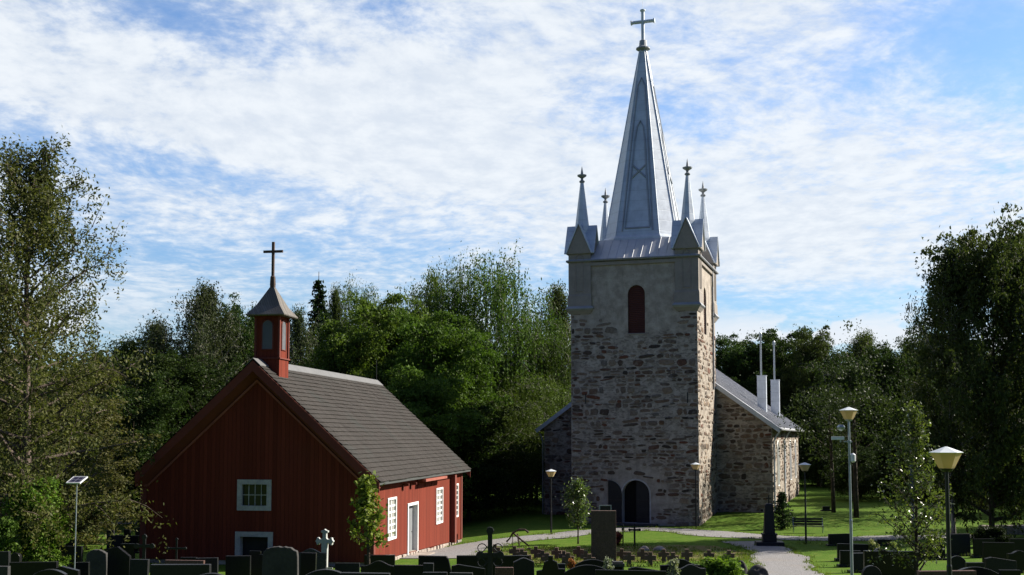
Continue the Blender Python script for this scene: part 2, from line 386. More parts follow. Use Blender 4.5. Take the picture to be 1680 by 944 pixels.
def leafmat(name, gloss=.45, trans=.42):
    m, t = newmat(name); oi = t.new('ShaderNodeObjectInfo'); gi = t.new('ShaderNodeNewGeometry')
    rnd = gi.outputs['Random Per Island']; base = oi.outputs['Color']
    n = t.noise(t.O, .35, 3)
    c = t.mix(rnd, t.mix(1, base, (.60, .66, .7), 'MULTIPLY'), t.mix(1, base, (1.35, 1.25, 1.1), 'MULTIPLY'))
    c = t.mix(t.m('MULTIPLY', t.ss(n, .4, .7), .4), c, t.mix(1, base, (1.35, 1.12, .75), 'MULTIPLY'))
    setp(t, c, gloss, 0, .35 if gloss < .4 else .06)
    tr = t.new('ShaderNodeBsdfTranslucent'); t.put(tr.inputs[0], t.mix(1, c, (1.25, 1.4, .6), 'MULTIPLY'))
    ms = t.new('ShaderNodeMixShader'); ms.inputs[0].default_value = trans
    t.l.new(t.b.outputs[0], ms.inputs[1]); t.l.new(tr.outputs[0], ms.inputs[2]); t.l.new(ms.outputs[0], t.o.inputs[0])
    return m
m_leaf = leafmat('leaves', .5, .28); m_leafgloss = leafmat('glossy_leaves', .28, .35)

# ------------------------------------------------------------------ ground, paths
def sheet(name, xs, ys, mat, dz=0.0, keep=None):
    XX, YY = np.meshgrid(xs, ys); ZZ = G(XX, YY) + dz
    nx, ny = len(xs), len(ys); idx = np.arange(nx * ny).reshape(ny, nx)
    f = np.stack([idx[:-1, :-1], idx[:-1, 1:], idx[1:, 1:], idx[1:, :-1]], -1).reshape(-1, 4)
    me = bpy.data.meshes.new(name); me.from_pydata(np.stack([XX, YY, ZZ], -1).reshape(-1, 3).tolist(), [], f.tolist()); me.update()
    me.materials.append(mat); me.polygons.foreach_set('use_smooth', [True] * len(me.polygons))
    o = bpy.data.objects.new(name, me); col.objects.link(o); return o
def axis(a, b, fine_a, fine_b, step):
    left = fine_a - np.cumsum(np.geomspace(1, 60, 22)) ; left = left[left > a][::-1]
    right = fine_b + np.cumsum(np.geomspace(1, 60, 22)); right = right[right < b]
    return np.concatenate([[a], left, np.arange(fine_a, fine_b + 1e-6, step), right, [b]])
tag(sheet('ground', axis(-900, 900, -40, 45, .5), axis(-250, 1600, 2, 120, .5), m_grass), None, None, kind='structure')
def strip(name, cpts, widths, mat, dz):
    """draped ribbon round a centre line given in the ground plane"""
    c = np.array(cpts, float); wd = np.array(widths, float)
    s = np.concatenate([[0], np.cumsum(np.hypot(*np.diff(c, axis=0).T))]); ss = np.arange(0, s[-1] + .01, .4)
    cx = np.interp(ss, s, c[:, 0]); cy = np.interp(ss, s, c[:, 1]); ww = np.interp(ss, s, wd)
    k = np.ones(7) / 7
    pad = lambda a: np.convolve(np.pad(a, 3, mode='edge'), k, 'valid')
    cx, cy, ww = pad(cx), pad(cy), pad(ww)
    tx, ty = np.gradient(cx), np.gradient(cy); L = np.hypot(tx, ty); nx, ny = -ty / L, tx / L
    r = np.random.default_rng(len(name) + int(dz * 1e4))
    n = 15; mb = MB()
    ja = np.convolve(r.normal(0, .34, len(ss) + 4), np.ones(5) / 5, 'valid'); jb = np.convolve(r.normal(0, .34, len(ss) + 4), np.ones(5) / 5, 'valid')
    for i in range(len(ss)):
        for j in range(n):
            q = -1 + 2 * j / (n - 1); off = q * ww[i] / 2 + (ja[i] if q > 0 else jb[i]) * abs(q)
            x, y = cx[i] + nx[i] * off, cy[i] + ny[i] * off; mb.v.append((x, y, Gf(x, y) + dz))
    for i in range(len(ss) - 1):
        for j in range(n - 1): a = i * n + j; mb.f.append((a, a + 1, a + n + 1, a + n)); mb.m.append(0)
    return tag(mb.build(name, mat, smooth=True), None, None, kind='structure')
gp = lambda *pp: [ground_at(px, py) for px, py in pp]
def area(name, pix, mat, dz):
    """draped patch with an uneven outline"""
    poly = [Vector((*ground_at(px, py), 0)) for px, py in pix]
    n = len(poly); out = []
    r = np.random.default_rng(n)
    for i in range(n):
        a, b = poly[i], poly[(i + 1) % n]; k = max(1, int((b - a).length / .8))
        for j in range(k): p = a.lerp(b, j / k); out.append((p.x + r.normal(0, .07), p.y + r.normal(0, .07)))
    x0, x1 = min(p[0] for p in out), max(p[0] for p in out); y0, y1 = min(p[1] for p in out), max(p[1] for p in out)
    st = .22; xs = np.arange(x0, x1, st); ys = np.arange(y0, y1, st); XX, YY = np.meshgrid(xs, ys)
    ins = np.zeros(XX.shape, bool); q = np.array(out); j = len(q) - 1
    for i in range(len(q)):
        xi, yi, xj, yj = *q[i], *q[j]
        cnd = ((yi > YY) != (yj > YY)) & (XX < (xj - xi) * (YY - yi) / (yj - yi + 1e-12) + xi); ins ^= cnd; j = i
    pts = np.stack([XX[ins], YY[ins]], -1); h = st / 2 + .002
    vv = np.concatenate([pts + o for o in ([-h, -h], [h, -h], [h, h], [-h, h])], 1).reshape(-1, 2)
    vv = np.column_stack([vv, G(vv[:, 0], vv[:, 1]) + dz])
    return tag(npmesh(name, vv, 4, mat), None, None, kind='structure')
strip('gravel_path', gp((1296, 990), (1290, 944), (1282, 915), (1262, 900), (1215, 888)), [2.6, 2.7, 2.6, 2.6, 2.6], m_gravel, .022)
strip('gravel_path', gp((700, 918), (745, 903), (800, 892), (870, 884), (940, 876), (1000, 870.5), (1060, 868), (1120, 871.5), (1200, 879), (1290, 884), (1390, 885), (1480, 882), (1640, 880)), [3.6, 3.8, 3.6, 3.0, 2.6, 2.6, 2.8, 3.0, 4.2, 3.2, 3.0, 2.6, 2.4], m_gravel, .026)
strip('gravel_path', [(-60, 86), (-30, 84), (-14, 84.5)], [1.6, 1.6, 1.6], m_gravel, .022)
strip('grave_field', gp((815, 917), (900, 912), (1020, 909), (1130, 907), (1225, 905)), [6.5, 7.5, 8, 8, 6], m_dry, .012)

# ------------------------------------------------------------------ church
TH = R_(18)
TD = 75.0; r0 = X(1148, 866, 1); l0 = X(938, 866, 1)
RX = r0 * TD; TW = (RX - l0 * TD) / (math.cos(TH) + l0 * math.sin(TH)) ; TDP = 8.5
tfx = RX - TW / 2 * math.cos(TH); tfy = TD + TW / 2 * math.sin(TH)
church = thing('stone_church', 'grey rubble stone church with a tall metal spire and four corner turrets', 'church', (tfx, tfy, 0), -TH)
h = TW / 2
ca, sa = math.cos(TH), math.sin(TH)
def cz(py, ly=0, lx=0):   # height of picture row py on the church at local depth ly
    return Z(py, tfy + ly * ca - lx * sa)
ZE = cz(424)             # eaves
def arch(cx, z0, z1, w, n=10, frac=None):
    """outline of an opening with a round or segmental head, counter-clockwise"""
    rise = w / 2 if frac is None else frac
    pts = [(cx - w / 2, z0), (cx + w / 2, z0)]
    Rr = (w * w / 4 + rise * rise) / (2 * rise); a0 = math.asin(min(1, w / 2 / Rr))
    zc_ = z1 - Rr
    for i in range(n + 1):
        a = a0 - 2 * a0 * i / n; pts.append((cx + Rr * math.sin(a), zc_ + Rr * math.cos(a)))
    return pts
def wallface(mb, outer, holes, fn, mi=0):
    loops = [[Vector((a, b, 0)) for a, b in l] for l in [outer] + holes]
    tri = tessellate_polygon(loops); flat = [p for l in loops for p in l]
    pts = [fn(p.x, p.y) for p in flat]; fs = []
    for a, b, c in tri:
        A, B, Cc = flat[a], flat[b], flat[c]
        fs.append((a, b, c) if (B - A).cross(Cc - A).z > 0 else (a, c, b))
    mb.add(pts, fs, mi)
def reveal(mb, loop, fn, vec, mi=0):
    n = len(loop); a = [Vector(fn(*p)) for p in loop]; b = [p + Vector(vec) for p in a]
    mb.add(a + b, [(i, (i + 1) % n, (i + 1) % n + n, i + n) for i in range(n)], mi)
pxl = lambda px, py, ly=0: (X(px, py, 1) * (tfy) - tfx) / (ca + X(px, py, 1) * sa)   # local x on the front face for a picture column
dl, dr = pxl(1021, 850), pxl(1066, 850)
dc, dw = (dl + dr) / 2, dr - dl
z_sill, z_dtop = .12, cz(788)
wl, wr = pxl(1030, 500), pxl(1058, 500); wc, ww_ = (wl + wr) / 2, wr - wl
wz0, wz1 = cz(547), cz(468)
door_hole = arch(dc, z_sill, z_dtop, dw, 12); win_hole = arch(wc, wz0, wz1, ww_, 10)
front = lambda u, v: (u, 0, v)
mb = MB()
wallface(mb, [(-h, -.6), (h, -.6), (h, ZE), (-h, ZE)], [door_hole, win_hole], front)
side_win = arch(TDP * .42, wz0 + .1, wz1 + .1, ww_, 10)
right_ = lambda u, v: (h, u, v)
wallface(mb, [(0, -.6), (TDP, -.6), (TDP, ZE), (0, ZE)], [side_win], right_)
mb.add([(-h, 0, -.6), (-h, TDP, -.6), (-h, TDP, ZE), (-h, 0, ZE)], [(0, 3, 2, 1)])
mb.add([(-h, TDP, -.6), (h, TDP, -.6), (h, TDP, ZE), (-h, TDP, ZE)], [(0, 3, 2, 1)])
mb.add([(-h, 0, ZE), (h, 0, ZE), (h, TDP, ZE), (-h, TDP, ZE)], [(0, 1, 2, 3)])
def kp(u, v):
    k = .70 + .2 * math.sin(u * 1.7 + v * .9)
    lim = 13.2 - (1.6 if abs(u) < 1.5 else 0) + (1.0 if abs(u) > 3 else 0) + .5 * math.sin(u * 2.3)
    if v > lim: k = 0 if v > lim + .6 else k * .35
    q_ = ((u - dc + .4) / 2.3) ** 2 + ((v - 1.5) / 2.35) ** 2
    if q_ < 1: k = 0 if q_ < .62 else .25
    if abs(u - wc) < ww_ / 2 + .35 and v > wz0 - .35: k = 0
    return k
def kside(u, v):
    if abs(u - TDP * .42) < ww_ / 2 + .3 and v > wz0 - .3: return 0
    return .50 if v < 13.9 + .5 * math.sin(u * 2) else 0
rubble(mb, -h, h, -.3, 15.4, lambda u, v, o_: (u, -o_, v), 11, kp)
rubble(mb, .02, TDP - .02, -.3, 15.2, lambda u, v, o_: (h + o_, u, v), 12, kside)
rubble(mb, .02, TDP - .02, 7, 15.2, lambda u, v, o_: (-h - o_, TDP - u, v), 13, kside)
mb.build('tower_wall', m_stone, church)
# portal
mb = MB(); reveal(mb, door_hole, front, (0, .75, 0)); mb.build('door_reveal', m_wwhite, church)
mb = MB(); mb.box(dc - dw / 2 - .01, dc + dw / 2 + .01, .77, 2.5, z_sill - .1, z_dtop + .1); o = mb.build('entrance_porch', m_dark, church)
band = arch(dc, z_sill, z_dtop + .09, dw + .2, 12); mb = MB()
n = len(band)
mb.add([(a, -.03, b) for a, b in door_hole] + [(a, -.03, b) for a, b in band], [(i, i + 1, i + 1 + n, i + n)[::-1] for i in range(1, n - 1)])
mb.add([(a, .0, b) for a, b in band] + [(a, -.03, b) for a, b in band], [(i, i + 1, i + 1 + n, i + n) for i in range(1, n - 1)])
mb.build('door_surround', m_wwhite, church)
def leaf_half(side, cx, y0, name):
    pts = [p for p in arch(0, z_sill + .03, z_dtop - .02, dw - .02, 16)]
    if side > 0: pl = [(0, z_sill + .03)] + [p for p in pts if p[0] > 1e-4] + [(0, z_dtop - .02)]
    else: pl = [p for p in pts if p[0] < -1e-4][-1:] ; pl = [(0, z_sill + .03), (0, z_dtop - .02)] + [p for p in pts[2:] if p[0] < -1e-4] + [pts[0]]
    mb = MB(); mb.prism([(cx + a, b) for a, b in pl], y0, y0 + .07)
    o = mb.build(name, m_doorwood, church)
    for zz in (z_sill + .35, z_sill + 1.5): k = MB(); k.box(min(cx + .05 * side, cx + (dw / 2 - .06) * side), max(cx + .05 * side, cx + (dw / 2 - .06) * side), y0 - .015, y0 - .002, zz, zz + .06); k.build('iron_strap', m_iron, o)
    return o
leaf_half(1, dc, .12, 'door_leaf')
leaf_half(1, dc - dw, -.14, 'door_leaf')       # the other leaf folded back against the wall
mb = MB(); mb.box(dc - 1.5, dc + 1.5, -1.1, -.05, -.3, .10); mb.box(dc - 1.9, dc + 1.9, -1.6, -1.1, -.3, -.02); mb.build('step', m_grey, church, bevel=.02)
# belfry windows
def louvre(hole, fn_loc, wv, cxl, name='belfry_window'):
    pass
mb = MB(); reveal(mb, win_hole, front, (0, .3, 0)); mb.build('window_reveal', m_plaster, church)
mb = MB(); reveal(mb, side_win, right_, (-.3, 0, 0)); mb.build('window_reveal', m_plaster, church)
def belfry(fn, cxl, z0, z1, ww):
    mb = MB(); back = arch(cxl, z0, z1, ww, 10)
    a = [fn(u, v, .2) for u, v in back]; mb.add(a, [tuple(range(len(a)))])
    nz = int((z1 - z0) / .13)
    for i in range(nz):
        zz = z0 + .05 + i * .13; top = z1 - ww / 2
        half = ww / 2 if zz < top else math.sqrt(max(.001, (ww / 2) ** 2 - (zz + .06 - top) ** 2))
        half = max(.03, half - .01)
        p = [fn(cxl - half, zz, .08), fn(cxl + half, zz, .08), fn(cxl + half, zz + .11, .17), fn(cxl - half, zz + .11, .17)]
        mb.add(p, [(0, 1, 2, 3)]); q = [fn(cxl - half, zz, .08), fn(cxl + half, zz, .08), fn(cxl + half, zz - .02, .10), fn(cxl - half, zz - .02, .10)]; mb.add(q, [(3, 2, 1, 0)])
    return mb.build('belfry_window', m_louvre, church)
belfry(lambda u, v, d: (u, d, v), wc, wz0, wz1, ww_)
belfry(lambda u, v, d: (h - d, u, v), TDP * .42, wz0 + .1, wz1 + .1, ww_)
mb = MB(); mb.box(wc - ww_ / 2 - .06, wc + ww_ / 2 + .06, -.05, .25, wz0 - .09, wz0 - .003); mb.build('window_sill', m_plaster, church, bevel=.01)
# cornice
mb = MB()
for (x0, x1, y0, y1) in ((-h, h, -.14, -.005), (h + .005, h + .14, 0, TDP), (-h - .14, -h - .005, 0, TDP)):
    mb.box(x0, x1, y0, y1, ZE - .42, ZE - .16)
mb.build('cornice', m_plaster, church, bevel=.03)
OV = .22
# skirt roof: four slopes up to the spire base
SB = 2.72; CY = TDP / 2; z_sp = cz(402, CY)
mb = MB()
e = [(-h - OV, -OV, ZE), (h + OV, -OV, ZE), (h + OV, TDP + OV, ZE), (-h - OV, TDP + OV, ZE)]
tp = [(-SB, CY - SB, z_sp), (SB, CY - SB, z_sp), (SB, CY + SB, z_sp), (-SB, CY + SB, z_sp)]
mb.add(e + tp, [(0, 1, 5, 4), (1, 2, 6, 5), (2, 3, 7, 6), (3, 0, 4, 7), (3, 2, 1, 0), (4, 5, 6, 7)])
sk = mb.build('tower_skirt_roof', m_tinroof, church)
mb = MB()
for s_ in range(4):     # standing seams
    a, b = Vector(e[s_]), Vector(e[(s_ + 1) % 4]); c_, d_ = Vector(tp[s_]), Vector(tp[(s_ + 1) % 4])
    for k in range(1, 16):
        p = a.lerp(b, k / 16)
        # straight up the slope until the spire base or the hip
        t0 = k / 16; lo_ = (h + OV - SB) / (2 * h + 2 * OV); 
        if t0 < lo_: q = a.lerp(c_, t0 / lo_)
        elif t0 > 1 - lo_: q = b.lerp(d_, (1 - t0) / lo_)
        else: q = c_.lerp(d_, (t0 - lo_) / (1 - 2 * lo_))
        up = Vector((0, 0, .035)); mb.tube([p + up * .3, q + up * .3], .018, 4)
mb.build('seam', m_tinroof, sk)
mb = MB()
for i in range(4):
    a, b = Vector(e[i]), Vector(e[(i + 1) % 4]); mb.tube([a + Vector((0, 0, -.04)), b + Vector((0, 0, -.04))], .085, 8)
mb.build('gutter', m_tin_dark, church)
# spire
def octo(s, leg): return [(-s + leg, -s), (s - leg, -s), (s, -s + leg), (s, s - leg), (s - leg, s), (-s + leg, s), (-s, s - leg), (-s, -s + leg)]
z_ap = cz(84, CY); s0, s1 = 2.52, .24
def oring(z, s): return [(x, CY + y, z) for x, y in octo(s, s * .40)]
mb = MB(); rings = [oring(z_sp - .3, 2.76), oring(z_sp + .10, 2.74), oring(z_sp + .32, s0 + .04), oring(z_ap, s1)]
vs = [p for r in rings for p in r]; fs = []
for i in range(3):
    for k in range(8): fs.append((i * 8 + k, i * 8 + (k + 1) % 8, (i + 1) * 8 + (k + 1) % 8, (i + 1) * 8 + k))
fs.append(tuple(range(24, 32))); mb.add(vs, fs); spire = mb.build('spire', m_tin, church)
def on_face(fi, u, t):
    """point on broad spire face fi (0 front, 1 right, 2 back, 3 left); u in -1..1 across, t in 0..1 up"""
    zz = z_sp + .32 + (z_ap - z_sp - .32) * t; s = (s0 + .04) + (s1 - s0 - .04) * t; hw = s * .60
    x, y = u * hw, -s - .012
    for _ in range(fi): x, y = -y, x
    return (x, CY + y, zz)
ribs = MB()
for fi in range(4):
    L = []
    L.append([(-.72, .02), (-.72, .5), (-.62, .80)]); L.append([(.72, .02), (.72, .5), (.62, .80)])
    for seg in L: ribs.tube([on_face(fi, u, t_) for u, t_ in seg], .065, 4)
    ribs.tube([on_face(fi, -.62, .80), on_face(fi, 0, .845), on_face(fi, .62, .80)], .065, 4)
    inner = [(-.60, .035), (-.50, .30), (-.45, .50), (-.3, .575), (0, .605), (.3, .575), (.45, .50), (.50, .30), (.60, .035)]
    ribs.tube([on_face(fi, u, t_) for u, t_ in inner], .075, 4); ribs.tube([on_face(fi, -.60, .035), on_face(fi, .60, .035)], .075, 4)
    ribs.tube([on_face(fi, -.5, .295), on_face(fi, .5, .37)], .08, 4); ribs.tube([on_face(fi, .5, .295), on_face(fi, -.5, .37)], .08, 4)
ribs.build('raised_moulding', metal_mat('dull_sheet_metal', (.27, .30, .34)), spire)  # shade round the ribs put into their darker metal colour
cr = MB()
for k in range(8):
    a, b = Vector(rings[2][k]), Vector(rings[3][k]); cr.tube([a, b], .04, 5)
cr.build('corner_seam', m_tin, spire)
# cross on the spire
mb = MB(); mb.lathe([(.24, z_ap - .1), (.3, z_ap), (.52, z_ap + .12), (.52, z_ap + .2), (.34, z_ap + .32), (.3, z_ap + .36), (.26, z_ap + .75), (.14, z_ap + .82)], 12, 0, CY)
mb.build('collar', m_tin_dark, spire, bevel=0)
ztop = cz(17, CY); zarm = cz(36, CY)
mb = MB(); mb.tube([(0, CY, z_ap + .3), (0, CY, ztop - .1)], .13, 12); mb.lathe([(.13, ztop - .14), (.2, ztop - .06), (.2, ztop + .02), (.05, ztop + .05)], 12, 0, CY)
aw = .84
mb.tube([(-aw, CY, zarm), (aw, CY, zarm)], .125, 12)
for s_ in (-1, 1): mb.tube([(s_ * (aw - .1), CY, zarm), (s_ * (aw - .02), CY, zarm), (s_ * (aw + .04), CY, zarm)], [.125, .185, .185], 12)
mb.tube([(0, CY, ztop), (0, CY, ztop + .8)], .012, 5)
mb.build('spire_cross', m_tin, spire, smooth=False)
# corner turrets
def turret(cx, cy, fx, fy):
    t_ = bpy.data.objects.new('corner_turret', None); col.objects.link(t_); t_.parent = church; t_.location = (cx, cy, 0)
    wq = .80; zb = ZE - 3.35
    z1 = cz(410); zap_ = cz(364)
    mb = MB(); mb.lathe([(wq * 1.25, zb - .38), (wq * 1.62, zb - .06), (wq * 1.66, zb), (wq * 1.52, zb + .16), (wq * 1.48, zb + .9), (wq * 1.40, zb + 1.0), (wq * 1.40, z1)], 4, ang=R_(45))
    mb.build('pier', m_plaster, t_)
    led = MB(); led.lathe([(wq * 1.25, zb - .30), (wq * 1.72, zb - .02), (wq * 1.72, zb + .03), (wq * 1.5, zb + .19)], 4, ang=R_(45)); led.build('ledge', m_tin_dark, t_)
    a = wq * .99 + .002
    pn = MB()   # lancet panels
    for k in range(4):
        rot = Matrix.Rotation(R_(90) * k, 3, 'Z')
        z0, z2 = zb + 1.2, z1 - .15
        lan = [(-.27, z0), (.27, z0), (.27, z2 - .35), (.2, z2 - .15), (0, z2), (-.2, z2 - .15), (-.27, z2 - .35)]
        for i in range(7):
            p, q = lan[i], lan[(i + 1) % 7]
            pn.tube([rot @ Vector((p[0], -a, p[1])), rot @ Vector((q[0], -a, q[1]))], .045, 4)
    pn.build('lancet_panel', m_plaster, t_)
    # cross-gabled roof
    g = MB(); gl = wq + .26; hh = wq + .08
    for k in range(2):
        rot = Matrix.Rotation(R_(90) * k, 3, 'Z')
        for s_ in (-1, 1):
            p = [rot @ Vector(q) for q in ((s_ * hh, -gl, z1 - .12), (s_ * hh, gl, z1 - .12), (0, gl, zap_), (0, -gl, zap_))]
            if s_ < 0: p = p[::-1]
            nrm = (p[1] - p[0]).cross(p[3] - p[0]).normalized() * .07
            g.slab(p, nrm)
    g.build('gablet_roof', m_tin, t_)
    gw = MB(); 
    for k in range(4):
        rot = Matrix.Rotation(R_(90) * k, 3, 'Z')
        p = [rot @ Vector(q) for q in ((-hh + .03, -gl + .10, z1 - .12), (hh - .03, -gl + .10, z1 - .12), (0, -gl + .10, zap_ - .06))]
        gw.slab(p, rot @ Vector((0, .05, 0)))
    gw.build('gable_wall', m_plaster, t_)
    zt = cz(291); sp = MB(); sp.lathe([(.52, z1 + .5), (.50, zap_ - .1), (.12, zt)], 4 if False else 8, ang=R_(22.5)); sp.build('turret_spirelet', m_tin, t_)
    zf = cz(263)
    k = (zf - zt) / 1.15; fn = MB()
    fn.lathe([(.13, zt), (.2, zt + .06 * k), (.2, zt + .12 * k), (.09, zt + .2 * k), (.1, zt + .32 * k), (.32, zt + .46 * k), (.34, zt + .54 * k), (.1, zt + .6 * k), (.07, zt + .8 * k), (.005, zf)], 10)
    fn.build('finial', m_tin_dark, t_)
    return t_
q = h - .66
for cx, cy in ((-q, .66), (q, .66), (-q, TDP - .66), (q, TDP - .66)): turret(cx, cy, 0, 0)
mb = MB(); mb.tube([(h + .12, TDP * .78, ZE - .1), (h + .12, TDP * .78, ZE - .9), (h + .1, TDP * .80, ZE - 1.3), (h + .1, TDP * .80, 9.3)], .07, 8); mb.build('downpipe', m_tin_dark, church)
# wall lamp details on tower: small anchor iron
mb = MB(); ax_ = pxl(961, 655); mb.box(ax_ - .03, ax_ + .03, -.05, -.002, cz(662), cz(645)); mb.build('wall_anchor', m_iron, church); mb = MB(); ax_ = pxl(1128, 650); mb.box(ax_ - .03, ax_ + .03, -.05, -.002, cz(662), cz(645)); mb.build('wall_anchor', m_iron, church)
# nave
nfy = TDP - .02
def nave_x(px, py):    # local x where the nave front plane meets a picture column
    r = X(px, py, 1); # world = tf + x*(ca,-sa) + nfy*(sa,ca)
    return (r * (tfy + nfy * ca) - tfx - nfy * sa) / (ca + r * sa)
nr, nl = nave_x(1268, 800), nave_x(893, 800); NL = 27.5
zne = Z(697, tfy + nfy * ca - nr * sa); slope = math.tan(R_(36)); mid = (nr + nl) / 2; zr = zne + (nr - mid) * slope
mb = MB()
mb.add([(nl, nfy, -.6), (nr, nfy, -.6), (nr, nfy, zne), (mid, nfy, zr), (nl, nfy, zne)], [(0, 1, 2, 3, 4)])
mb.add([(nl, nfy + NL, -.6), (nr, nfy + NL, -.6), (nr, nfy + NL, zne), (mid, nfy + NL, zr), (nl, nfy + NL, zne)], [(4, 3, 2, 1, 0)])
mb.add([(nr, nfy, -.6), (nr, nfy + NL, -.6), (nr, nfy + NL, zne), (nr, nfy, zne)], [(0, 1, 2, 3)])
mb.add([(nl, nfy, -.6), (nl, nfy + NL, -.6), (nl, nfy + NL, zne), (nl, nfy, zne)], [(3, 2, 1, 0)])
kn = lambda u, v: .76 if v < zne + (nr - mid - abs(u - mid)) * slope - .35 else 0
rubble(mb, h + .02, nr, -.3, zr - .3, lambda u, v, o_: (u, nfy - o_, v), 14, kn)
rubble(mb, nl, -h - .02, -.3, zr - .3, lambda u, v, o_: (u, nfy - o_, v), 15, kn)
rubble(mb, nfy, nfy + NL, -.3, zne - .2, lambda u, v, o_: (nr + o_, u, v), 16, lambda u, v: 0 if 2 < v < 5.8 and any(abs(u - nfy - q_) < .85 for q_ in (4.6, 10.8, 17, 23)) else .42)
mb.build('nave_wall', m_stone2, church)
mb = MB(); ov = .55; vo = .22
for s_ in (-1, 1):
    ex = (nr + ov) if s_ > 0 else (nl - ov); ez = zne - ov * slope + .06
    p = [Vector((ex, nfy - vo, ez)), Vector((ex, nfy + NL + vo, ez)), Vector((mid, nfy + NL + vo, zr + .06)), Vector((mid, nfy - vo, zr + .06))]
    if s_ < 0: p = p[::-1]
    mb.slab(p, (p[1] - p[0]).cross(p[3] - p[0]).normalized() * .10)
roof = mb.build('nave_roof', m_tinroof, church)
mb = MB()
for k in range(1, 46):
    y = nfy - vo + k * (NL + 2 * vo) / 46
    for s_ in (-1, 1):
        ex = (nr + ov) if s_ > 0 else (nl - ov); mb.tube([(ex, y, zne - ov * slope + .19), (mid, y, zr + .19)], .025, 4, ang=R_(45))
mb.build('seam', m_tinroof, roof)
mb = MB()
for s_ in (-1, 1):
    ex = (nr + ov + .07) if s_ > 0 else (nl - ov - .07); mb.tube([(ex, nfy - vo, zne - ov * slope + .05), (ex, nfy + NL + vo, zne - ov * slope + .05)], .085, 8)
mb.build('gutter', m_tin_dark, roof)
mb = MB()
for s_ in (-1, 1):    # verge boards
    ex = (nr + ov) if s_ > 0 else (nl - ov)
    a = [Vector((ex, nfy - vo - .05, zne - ov * slope - .2)), Vector((ex, nfy - vo - .05, zne - ov * slope + .17)), Vector((mid, nfy - vo - .05, zr + .17)), Vector((mid, nfy - vo - .05, zr - .2))]
    mb.slab(a if s_ < 0 else a[::-1], (0, .045, 0))
mb.build('verge_board', m_tin, roof)
for yy in (nfy + .18, nfy + 9.5):
    mb = MB(); mb.tube([(nr + ov + .05, yy, zne - ov * slope), (nr + .35, yy, zne - ov * slope - .35), (nr + .12, yy, zne - ov * slope - .75), (nr + .12, yy, .55), (nr + .3, yy, .42)], .06, 8); mb.build('downpipe', m_tin, church)
mb = MB(); mb.tube([(nl - ov - .05, nfy + .1, zne - ov * slope), (nl - .3, nfy + .05, zne - ov * slope - .35), (nl - .1, nfy - .08, zne - ov * slope - .8), (nl - .1, nfy - .08, 0)], .055, 8); mb.build('downpipe', m_tin_dark, church)
for yy in (nfy + 4.6, nfy + 10.8, nfy + 17, nfy + 23):    # tall round-headed nave windows on the sunny side
    hole_ = arch(yy, 2.2, 5.6, 1.3, 10); mb = MB(); a = [(nr + .02, u, v) for u, v in hole_]; mb.add(a, [tuple(range(len(a)))]); wo = mb.build('nave_window', m_glass, church)
    fr = MB()
    for i in range(len(hole_)): p, q_ = hole_[i], hole_[(i + 1) % len(hole_)]; fr.tube([(nr + .03, *p), (nr + .03, *q_)], .05, 4)
    for uu in (yy - .3, yy, yy + .3): fr.tube([(nr + .03, uu, 2.2), (nr + .03, uu, 5.2)], .025, 4)
    fr.build('frame', m_white, wo)
for px, pb, pt, pp in ((1250, 672, 617, 545), (1272, 681, 624, 559)):   # two metal-clad flues on the nave roof
    # meet the roof plane along the picture ray
    v = dirpx(px, pb); best = None
    for d in np.arange(70, 125, .05):
        k = d / v.y; wx, wz = v.x * k, CAMZ + v.z * k
        lx = (wx - tfx) * ca - (d - tfy) * sa; ly = (wx - tfx) * sa + (d - tfy) * ca
        if ly > nfy and lx > mid and wz < zr + .15 - (lx - mid) * slope: best = (lx, ly, wz, d); break
    if best is None: best = (nr - 1.4, nfy + 3, zne + 1, 86)
    lx, ly, wz, d = best; ly += .3
    zt_, zp_ = Z(pt, d), Z(pp, d)
    mb = MB(); mb.box(lx - .36, lx + .36, ly - .3, ly + .3, wz - .6, zt_); mb.box(lx - .40, lx + .40, ly - .34, ly + .34, zt_ + .002, zt_ + .05)
    ch = mb.build('chimney', m_tin, roof, bevel=.01)
    mb = MB(); mb.tube([(lx - .05, ly, zt_), (lx - .05, ly, zp_ - .35)], .07, 10); mb.tube([(lx - .05, ly, zp_ - .38), (lx - .05, ly, zp_ - .1), (lx - .05, ly, zp_)], [.12, .12, .05], 10)
    mb.build('flue_pipe', m_galv, ch, smooth=False)

# ------------------------------------------------------------------ red chapel
CT = R_(9.2); CD = 49.0; ccx, csx = math.cos(CT), math.sin(CT)
nrx = X(612, 900, 1) * CD; rl = X(232, 860, 1)
CW = (nrx - rl * CD) / (ccx + rl * csx)
chx, chy = nrx - CW / 2 * ccx, CD + CW / 2 * csx
chapel = thing('red_chapel', 'red wooden chapel with a small steepled bell turret and grey shingled roof', 'chapel', (chx, chy, 0), -CT)
H2 = CW / 2; rf = X(757, 880, 1)
CL = (rf * CD - nrx) / (csx - rf * ccx); 
zwe = Z(791, CD) + .28          # wall top under the eaves
zap = Z(596, chy - .4); sl_ = (zap - .0 - zwe) / (H2 + .0); 
def zb_(y): return .55 - .68 * y / CL        # the sill follows the falling ground
def cfx(px, py): r = X(px, py, 1); return (r * chy - chx) / (ccx + r * csx)
def csy(px, py): r = X(px, py, 1); bx, by = chx + H2 * ccx, chy - H2 * csx; return (r * by - bx) / (csx - r * ccx)
def fz(py): return Z(py, chy)
def szz(py, y): return Z(py, chy - H2 * csx + y * ccx)
gw = [cfx(397, 812), cfx(438, 812), fz(830), fz(795)]; gd = [cfx(394, 890), cfx(440, 890), .6, fz(881)]
ghole = [(gw[0], gw[2]), (gw[1], gw[2]), (gw[1], gw[3]), (gw[0], gw[3])]; dhole = [(gd[0], gd[2]), (gd[1], gd[2]), (gd[1], gd[3]), (gd[0], gd[3])]
fr_ = lambda u, v: (u, 0, v); sr_ = lambda u, v: (H2, u, v)
mb = MB()
